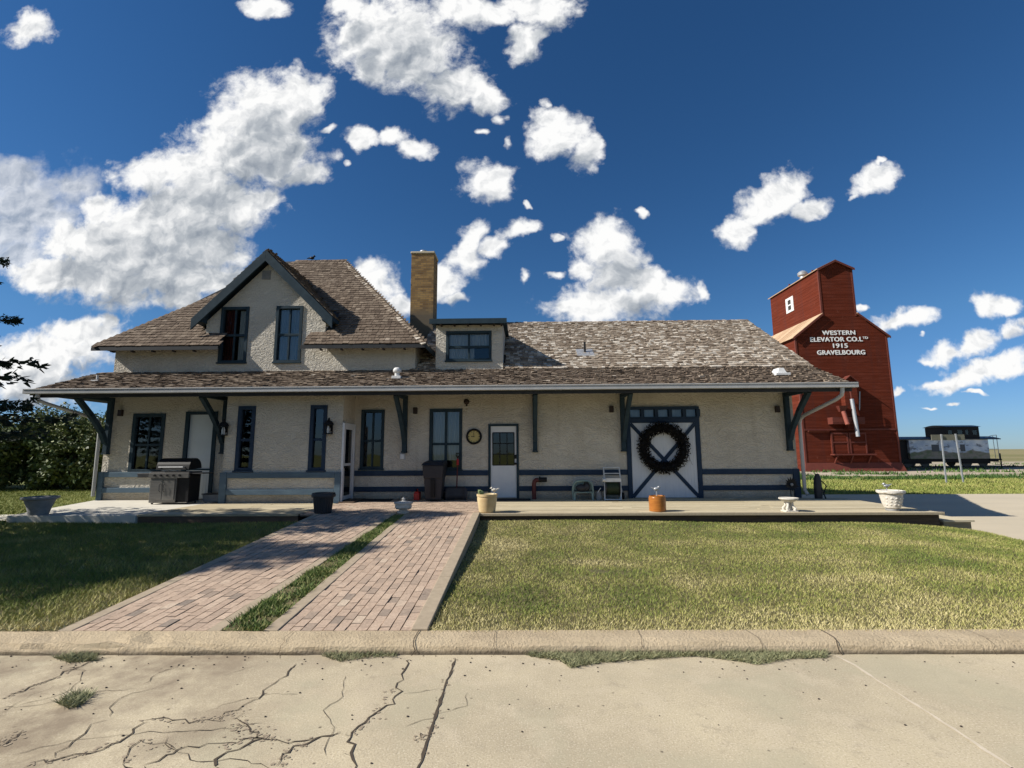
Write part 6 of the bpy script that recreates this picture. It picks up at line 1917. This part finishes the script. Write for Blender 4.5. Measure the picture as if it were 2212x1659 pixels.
def spruce(x, y, h, rad, label, group, z0=1.2, seed=1, dens=1., reach=()):
    random.seed(seed)
    t = thing('spruce_tree', label, 'tree', (x, y, -.25), group)
    mb = MB(); mb.tube([(x, y, -.3), (x + .03, y, h * .5), (x, y, h)], [.24, .13, .02], 10); mb.build('trunk', M['bark'], t, True)
    mb = MB(); mt_ = MB()
    z = z0
    while z < h - .15:
        f = (z - z0) / (h - z0)
        L0 = rad * (1 - f) ** .85 + .12
        nb = 8 if f < .7 else 6
        a0 = random.random() * 6.28
        for k in range(nb):
            a = a0 + 2 * math.pi * k / nb + random.gauss(0, .15)
            L = L0 * random.uniform(.78, 1.08)
            dv = Vector((math.cos(a), math.sin(a), 0)); sdv = Vector((-math.sin(a), math.cos(a), 0))
            npt = 7
            pts = []
            for i in range(npt + 1):
                u = i / npt
                pts.append(Vector((x, y, z)) + dv * L * u + Vector((0, 0, -.30 * L * u * (1 - .75 * u))))
            mt_.tube(pts, [.03 * (1 - .8 * i / npt) + .004 for i in range(npt + 1)], 4, caps=False)
            m_n = int(30 * L * dens) + 8
            for q in range(m_n):
                u = random.random() ** .75
                i = min(int(u * npt), npt - 1)
                p = pts[i].lerp(pts[i + 1], u * npt - i)
                sl = (L * .34 * (1 - u * .65)) * random.uniform(.15, 1.) * random.choice((-1, 1))
                c0 = p + sdv * sl + dv * abs(sl) * .35 + Vector((0, 0, -.10 * abs(sl) + random.gauss(0, .03)))
                for _ in range(3):
                    d = (dv * random.uniform(.2, 1) + sdv * (1 if sl > 0 else -1) * random.uniform(0, .9) + Vector((0, 0, random.gauss(0, .35)))).normalized()
                    e = d.cross(Vector((random.gauss(0, 1), random.gauss(0, 1), random.gauss(0, 1)))).normalized()
                    s = random.uniform(.06, .13)
                    w = s * random.uniform(.22, .36)
                    c = c0 + Vector((random.gauss(0, .03), random.gauss(0, .03), random.gauss(0, .025)))
                    mb.add([c - e * w, c + d * s * .9 - e * w * .6, c + d * s * 1.3, c + d * s * .9 + e * w * .6, c + e * w], [(0, 1, 2, 3, 4)], random.random())
        z += .36 if f < .6 else .30
    for tip in reach:
        tip = Vector(tip)
        base = Vector((x, y, tip.z + .55))
        pts = [base.lerp(tip, i / 7) + Vector((0, 0, -.25 * math.sin(math.pi * i / 7))) for i in range(8)]
        dv = (tip - base); dv.z = 0; L = dv.length; dv.normalize(); sdv = Vector((-dv.y, dv.x, 0))
        mt_.tube(pts, [.03 * (1 - .85 * i / 7) + .004 for i in range(8)], 4, caps=False)
        for q in range(int(110 * L)):
            u = 1 - random.random() ** 1.6
            i = min(int(u * 7), 6)
            p = pts[i].lerp(pts[i + 1], u * 7 - i)
            sl = (.10 + L * .22 * (1 - u)) * random.uniform(-1, 1)
            c0 = p + sdv * sl - dv * abs(sl) * .2 + Vector((0, 0, -.10 * abs(sl) + random.gauss(0, .03)))
            for _ in range(4):
                d = (dv * random.uniform(.1, 1) + sdv * random.gauss(0, .6) + Vector((0, 0, random.gauss(0, .5)))).normalized()
                e = d.cross(Vector((random.gauss(0, 1), random.gauss(0, 1), random.gauss(0, 1)))).normalized()
                s_ = random.uniform(.03, .065); w = s_ * .24
                c = c0 + Vector((random.gauss(0, .02), random.gauss(0, .02), random.gauss(0, .02)))
                mb.add([c - e * w, c + d * s_ * .9 - e * w * .6, c + d * s_ * 1.3, c + d * s_ * .9 + e * w * .6, c + e * w], [(0, 1, 2, 3, 4)], random.random())
    mb.build('crown', M['needle'], t)
    mt_.build('limb', M['bark'], t)
    return t
spruce(-13.15, 8.3, 9.2, 3.7, 'dark spruce tree whose branch tips reach in at the left edge', 'spruces left of the lawn', 2.1, 3, .9, [on_wall(px, py, yy) for px, py, yy in ((14, 565, 9.6), (40, 692, 9.4), (20, 788, 9.7), (64, 880, 9.2))])
spruce(-14.4, 5.0, 9.4, 3.7, 'second spruce standing outside the left edge, nearer the street', 'spruces left of the lawn', 1.0, 5, .6)
random.seed(21)

# ------------------------------------------------------------------ light, sky and clouds
SUN_DIR = Vector((-1.3, -.30, 1.0)).normalized()      # towards the sun
elev = math.asin(SUN_DIR.z)
ld = bpy.data.lights.new('sun', 'SUN'); ld.energy = 5.0; ld.angle = D2R(.53); ld.color = (1, .945, .86)
lo = bpy.data.objects.new('sun', ld); COL.objects.link(lo)
lo.rotation_euler = SUN_DIR.to_track_quat('Z', 'Y').to_euler()
lo.location = (-30, -6, 25)

W = bpy.data.worlds.new('World'); S.world = W; W.use_nodes = True; W.cycles.sampling_method = 'NONE'
nt = W.node_tree; nt.nodes.clear()
out = nt.nodes.new('ShaderNodeOutputWorld'); bg = nt.nodes.new('ShaderNodeBackground')
nt.links.new(bg.outputs[0], out.inputs[0])
sky = nt.nodes.new('ShaderNodeTexSky'); sky.sky_type = 'NISHITA'; sky.sun_disc = False
sky.sun_elevation = elev; sky.sun_rotation = math.atan2(SUN_DIR.x, SUN_DIR.y)
sky.altitude = 700; sky.air_density = 1.0; sky.dust_density = .05; sky.ozone_density = 2.6
tc = nt.nodes.new('ShaderNodeTexCoord')
sep = nt.nodes.new('ShaderNodeSeparateXYZ'); nt.links.new(tc.outputs['Generated'], sep.inputs[0])
def mth(op, a, b=None, c=None, clamp=False):
    n = nt.nodes.new('ShaderNodeMath'); n.operation = op; n.use_clamp = clamp
    for i, v in enumerate((a, b, c)):
        if v is None: continue
        if isinstance(v, (int, float)): n.inputs[i].default_value = v
        else: nt.links.new(v, n.inputs[i])
    return n.outputs[0]
ya = mth('MAXIMUM', mth('ABSOLUTE', sep.outputs['Y']), .12)
cu_ = mth('DIVIDE', sep.outputs['X'], ya); cv_ = mth('DIVIDE', sep.outputs['Z'], ya)
cxy = nt.nodes.new('ShaderNodeCombineXYZ'); nt.links.new(cu_, cxy.inputs[0]); nt.links.new(cv_, cxy.inputs[1])
UV = cxy.outputs[0]
# cloud puffs: (u, v, half-width, half-height, turn in degrees), u = x/y and v = z/y of the direction
PUFFS = [
    (-0.510, 0.811, 0.072, 0.069, 0),
    (-0.594, 0.784, 0.104, 0.088, 0),
    (-0.545, 0.680, 0.114, 0.085, 0),
    (-0.650, 0.670, 0.126, 0.098, 0),
    (-0.719, 0.616, 0.114, 0.096, 0),
    (-0.835, 0.618, 0.080, 0.060, 0),
    (-0.660, 0.538, 0.124, 0.083, 0),
    (-0.760, 0.485, 0.157, 0.093, 0),
    (-0.891, 0.455, 0.168, 0.093, 0),
    (-0.653, 0.440, 0.067, 0.069, 0),
    (-0.995, 0.456, 0.101, 0.070, 0),
    (-0.800, 0.369, 0.166, 0.057, 0),
    (-0.915, 0.391, 0.156, 0.068, 0),
    (-0.478, 0.617, 0.051, 0.030, 0),
    (-0.578, 0.553, 0.056, 0.024, 0),
    (-0.746, 0.332, 0.066, 0.034, 0),
    (-0.655, 0.750, 0.046, 0.050, 0),
    (-0.539, 0.754, 0.087, 0.075, 0),
    (-0.724, 0.550, 0.135, 0.095, 0),
    (-0.846, 0.519, 0.102, 0.071, 0),
    (-0.932, 0.542, 0.057, 0.047, 0),
    (-0.588, 0.703, 0.126, 0.098, 0),
    (-0.805, 0.421, 0.189, 0.080, 0),
    (-1.039, 0.393, 0.090, 0.046, 0),
    (-0.658, 0.377, 0.077, 0.045, 0),
    (-1.162, 1.000, 0.061, 0.053, 0),
    (-0.940, 0.252, 0.093, 0.042, 0),
    (-1.027, 0.217, 0.120, 0.044, 0),
    (-1.102, 0.177, 0.098, 0.043, 0),
    (-0.891, 0.287, 0.022, 0.020, 0),
    (-1.016, 0.137, 0.173, 0.043, 0),
    (-0.966, 0.216, 0.120, 0.049, 0),
    (-1.052, 0.177, 0.131, 0.054, 0),
    (-0.371, 0.950, 0.056, 0.104, 0),
    (-0.291, 0.966, 0.140, 0.111, 0),
    (-0.235, 0.893, 0.116, 0.090, 0),
    (-0.149, 0.820, 0.091, 0.063, 0),
    (-0.075, 0.790, 0.051, 0.040, 0),
    (-0.342, 0.883, 0.058, 0.058, 0),
    (-0.130, 1.022, 0.094, 0.053, 0),
    (0.010, 0.940, 0.052, 0.064, 0),
    (0.054, 1.018, 0.093, 0.053, 0),
    (-0.065, 1.008, 0.070, 0.039, 0),
    (-0.598, 1.037, 0.054, 0.032, 0),
    (-0.402, 1.030, 0.047, 0.048, 0),
    (-0.346, 0.698, 0.048, 0.027, 0),
    (-0.283, 0.699, 0.038, 0.027, 0),
    (-0.231, 0.674, 0.043, 0.029, 0),
    (-0.075, 0.591, 0.057, 0.053, 0),
    (0.085, 0.690, 0.069, 0.060, 0),
    (0.143, 0.655, 0.035, 0.062, 0),
    (0.070, 0.730, 0.045, 0.037, 0),
    (-0.023, 0.692, 0.016, 0.022, 0),
    (-0.033, 0.737, 0.020, 0.017, 0),
    (-0.085, 0.710, 0.018, 0.010, 0),
    (-0.425, 0.720, 0.018, 0.012, 0),
    (-0.391, 0.638, 0.014, 0.010, 0),
    (-0.314, 0.357, 0.054, 0.054, 0),
    (-0.267, 0.315, 0.043, 0.033, 0),
    (-0.174, 0.366, 0.059, 0.047, 0),
    (-0.115, 0.427, 0.039, 0.057, 0),
    (-0.095, 0.475, 0.028, 0.030, 0),
    (-0.009, 0.473, 0.048, 0.023, 20),
    (-0.144, 0.329, 0.034, 0.015, 0),
    (-0.059, 0.437, 0.043, 0.025, 0),
    (-0.335, 0.394, 0.027, 0.028, 0),
    (0.185, 0.444, 0.073, 0.059, 0),
    (0.139, 0.393, 0.041, 0.029, 0),
    (0.181, 0.310, 0.132, 0.044, 0),
    (0.289, 0.334, 0.093, 0.042, 0),
    (0.103, 0.311, 0.061, 0.026, 0),
    (0.252, 0.365, 0.064, 0.033, 0),
    (0.212, 0.366, 0.064, 0.044, 0),
    (0.388, 0.335, 0.015, 0.022, 0),
    (0.074, 0.370, 0.026, 0.009, 0),
    (0.010, 0.369, 0.014, 0.018, 0),
    (0.081, 0.456, 0.017, 0.011, 0),
    (0.268, 0.514, 0.016, 0.010, 0),
    (0.020, 0.534, 0.010, 0.008, 0),
    (0.061, 0.770, 0.013, 0.017, 0),
    (0.543, 0.534, 0.105, 0.048, 38),
    (0.474, 0.471, 0.045, 0.036, 20),
    (0.627, 0.511, 0.051, 0.023, 18),
    (0.760, 0.576, 0.062, 0.030, 25),
    (0.780, 0.621, 0.019, 0.007, 20),
    (0.722, 0.542, 0.027, 0.009, 30),
    (0.798, 0.266, 0.067, 0.021, 12),
    (0.716, 0.299, 0.016, 0.010, 0),
    (0.988, 0.302, 0.045, 0.026, 5),
    (0.933, 0.212, 0.076, 0.027, 30),
    (0.879, 0.194, 0.055, 0.023, 0),
    (1.007, 0.241, 0.030, 0.025, 0),
    (0.832, 0.187, 0.030, 0.010, 0),
    (1.033, 0.260, 0.020, 0.015, 0),
    (0.939, 0.154, 0.110, 0.021, 16),
    (1.008, 0.180, 0.055, 0.031, 0),
    (0.853, 0.135, 0.050, 0.010, 0),
    (0.969, 0.169, 0.060, 0.021, 0),
    (0.871, 0.089, 0.018, 0.004, 0),
    (0.822, 0.085, 0.015, 0.004, 0),
    (0.924, 0.114, 0.026, 0.006, 0),
    (0.938, 0.145, 0.040, 0.010, 0),
    (0.764, 0.124, 0.012, 0.008, 0),
    (0.827, 0.230, 0.014, 0.006, 0),
]
def puff_group(name, puffs):
    """1 - distance to the nearest elliptic puff; three puffs ride in the lanes of each vector"""
    g = bpy.data.node_groups.new(name, 'ShaderNodeTree')
    g.interface.new_socket('Vector', in_out='INPUT', socket_type='NodeSocketVector')
    g.interface.new_socket('Field', in_out='OUTPUT', socket_type='NodeSocketFloat')
    gi = g.nodes.new('NodeGroupInput'); go = g.nodes.new('NodeGroupOutput')
    sp_ = g.nodes.new('ShaderNodeSeparateXYZ'); g.links.new(gi.outputs[0], sp_.inputs[0])
    def trip(o):
        c = g.nodes.new('ShaderNodeCombineXYZ')
        for i in range(3): g.links.new(o, c.inputs[i])
        return c.outputs[0]
    U3, V3 = trip(sp_.outputs[0]), trip(sp_.outputs[1])
    def vm(op, *ins):
        n = g.nodes.new('ShaderNodeVectorMath'); n.operation = op
        for i, v in enumerate(ins):
            if isinstance(v, tuple): n.inputs[i].default_value = v
            else: g.links.new(v, n.inputs[i])
        return n.outputs[0]
    cur = None
    puffs = list(puffs)
    while len(puffs) % 3: puffs.append(puffs[-1])
    for i in range(0, len(puffs), 3):
        tri = puffs[i:i + 3]
        L = []
        for (u, v, a, b, r) in tri:
            c, s_ = math.cos(D2R(r)), math.sin(D2R(r))
            L.append((c / a, s_ / a, -(u * c + v * s_) / a, -s_ / b, c / b, (u * s_ - v * c) / b))
        T = [tuple(l[k] for l in L) for k in range(6)]
        du = vm('MULTIPLY_ADD', U3, T[0], vm('MULTIPLY_ADD', V3, T[1], T[2]))
        dv = vm('MULTIPLY_ADD', U3, T[3], vm('MULTIPLY_ADD', V3, T[4], T[5]))
        thin = tuple(.34 if a_ * b_ < .00045 else .16 if a_ * b_ < .0011 else 0. for (_, _, a_, b_, _) in tri)     # scraps are thinner
        q = vm('MULTIPLY_ADD', du, du, vm('MULTIPLY_ADD', dv, dv, thin))
        cur = q if cur is None else vm('MINIMUM', cur, q)
    s3 = g.nodes.new('ShaderNodeSeparateXYZ'); g.links.new(cur, s3.inputs[0])
    m1 = g.nodes.new('ShaderNodeMath'); m1.operation = 'MINIMUM'; g.links.new(s3.outputs[0], m1.inputs[0]); g.links.new(s3.outputs[1], m1.inputs[1])
    m2 = g.nodes.new('ShaderNodeMath'); m2.operation = 'MINIMUM'; g.links.new(m1.outputs[0], m2.inputs[0]); g.links.new(s3.outputs[2], m2.inputs[1])
    sq = g.nodes.new('ShaderNodeMath'); sq.operation = 'SQRT'; g.links.new(m2.outputs[0], sq.inputs[0])
    fin = g.nodes.new('ShaderNodeMath'); fin.operation = 'SUBTRACT'; fin.inputs[0].default_value = 1; g.links.new(sq.outputs[0], fin.inputs[1])
    g.links.new(fin.outputs[0], go.inputs[0])
    return g
grp_all = puff_group('puffs', PUFFS)
VEIL = [
    (-1.104, 0.567, 0.186, 0.101, 0),
    (-1.157, 0.491, 0.186, 0.095, 0),
    (-1.013, 0.599, 0.086, 0.054, 0),
    (-1.107, 0.436, 0.129, 0.054, 0),
    (-1.144, 0.623, 0.114, 0.048, 0),
    (-1.044, 0.511, 0.129, 0.071, 0),
]
grp_veil = puff_group('veil', VEIL)
grp_big = puff_group('big_puffs', [p for p in PUFFS if p[2] * p[3] > .0022])
def field(vec, g_):
    g = nt.nodes.new('ShaderNodeGroup'); g.node_tree = g_; nt.links.new(vec, g.inputs[0]); return g.outputs[0]
def offset(vec, dx, dy):
    n = nt.nodes.new('ShaderNodeVectorMath'); n.operation = 'ADD'; nt.links.new(vec, n.inputs[0]); n.inputs[1].default_value = (dx, dy, 0); return n.outputs[0]
def wn_(vec, s, d=6, r=.58, dist=0.):
    n = nt.nodes.new('ShaderNodeTexNoise'); n.inputs['Scale'].default_value = s; n.inputs['Detail'].default_value = d; n.inputs['Roughness'].default_value = r; n.inputs['Distortion'].default_value = dist
    nt.links.new(vec, n.inputs['Vector']); return n
# warp the lookup so the puffs lose their ellipse outline
wz = wn_(UV, 9, 4, .6)
wv = nt.nodes.new('ShaderNodeVectorMath'); wv.operation = 'MULTIPLY_ADD'; nt.links.new(wz.outputs['Color'], wv.inputs[0]); wv.inputs[1].default_value = (.085, .075, 0); wv.inputs[2].default_value = (-.0425, -.0375, 0)
wsum = nt.nodes.new('ShaderNodeVectorMath'); wsum.operation = 'ADD'; nt.links.new(UV, wsum.inputs[0]); nt.links.new(wv.outputs[0], wsum.inputs[1])
WV = wsum.outputs[0]
F0 = field(WV, grp_all)
F1 = field(offset(WV, -.030, .070), grp_big)
def nz(vec, sc, d, r, amp):
    return mth('MULTIPLY', mth('SUBTRACT', wn_(vec, sc, d, r).outputs['Fac'], .5), amp)
# billows: the fine noise is looked up through the warped field so the edges curl instead of speckling
LO0 = nz(UV, 12, 6, .60, 1.75)
FI0 = nz(WV, 30, 5, .60, .85)
LO1 = nz(offset(WV, -.010, .014), 17, 4, .55, 1.75)
SH0 = nz(WV, 17, 4, .55, 1.75)
dens = mth('ADD', F0, mth('ADD', LO0, FI0))
al = nt.nodes.new('ShaderNodeMapRange'); al.interpolation_type = 'SMOOTHSTEP'
nt.links.new(dens, al.inputs[0]); al.inputs[1].default_value = -.18; al.inputs[2].default_value = .46
av = nt.nodes.new('ShaderNodeMapRange'); av.interpolation_type = 'SMOOTHSTEP'     # thin grey sheet at the far left
nt.links.new(mth('ADD', field(WV, grp_veil), mth('ADD', LO0, mth('MULTIPLY', FI0, .6))), av.inputs[0]); av.inputs[1].default_value = -.15; av.inputs[2].default_value = .75; av.inputs[4].default_value = .72
alpha = mth('MULTIPLY', mth('MAXIMUM', al.outputs[0], av.outputs[0]), mth('GREATER_THAN', sep.outputs['Z'], 0.0))
# light and shade inside the cloud: soft relief seen from the sun side, grey in thick bases
rel = mth('SUBTRACT', SH0, LO1)
thick = mth('MAXIMUM', F1, 0.0)
br_ = mth('ADD', mth('ADD', mth('SUBTRACT', mth('MULTIPLY', rel, .62), mth('MULTIPLY', thick, .50)), mth('MULTIPLY', FI0, .20)), 1.0)
br_ = mth('SUBTRACT', br_, mth('MULTIPLY', mth('MULTIPLY', av.outputs[0], mth('SUBTRACT', 1.0, al.outputs[0])), .30))
br_ = mth('MINIMUM', mth('MAXIMUM', br_, .36), 1.12)
cr = ramp(nt, [(.30, (3.2, 3.8, 4.7)), (.62, (6.6, 7.1, 7.7)), (.85, (11.0, 11.2, 11.4)), (1, (14.0, 14.0, 13.9))])
nt.links.new(br_, cr.inputs[0])
hs = nt.nodes.new('ShaderNodeHueSaturation'); hs.inputs['Saturation'].default_value = 1.22; hs.inputs['Value'].default_value = 1.0
nt.links.new(sky.outputs[0], hs.inputs['Color'])
tint_ = mixc(nt, hs.outputs[0], (.88, 1.10, 1.26), 1.0, 'MULTIPLY')
# blue distance air: the low sky is dimmed and cooled towards the horizon
low = nt.nodes.new('ShaderNodeMapRange'); nt.links.new(sep.outputs['Z'], low.inputs[0]); low.inputs[1].default_value = 0; low.inputs[2].default_value = .22
hz_ = mixc(nt, (.56, .66, .98), (1, 1, 1), low.outputs[0])
tint_ = mixc(nt, tint_, hz_, 1.0, 'MULTIPLY')
col = mixc(nt, tint_, cr.outputs[0], alpha)
nt.links.new(col, bg.inputs[0]); bg.inputs[1].default_value = .05

S.view_settings.view_transform = 'Standard'; S.view_settings.look = 'None'; S.view_settings.gamma = 1; S.view_settings.exposure = 0.5
S.view_settings.use_curve_mapping = False
S.cycles.max_bounces = 6; S.cycles.diffuse_bounces = 3; S.cycles.transparent_max_bounces = 12
S.render.resolution_x = 1024; S.render.resolution_y = 768
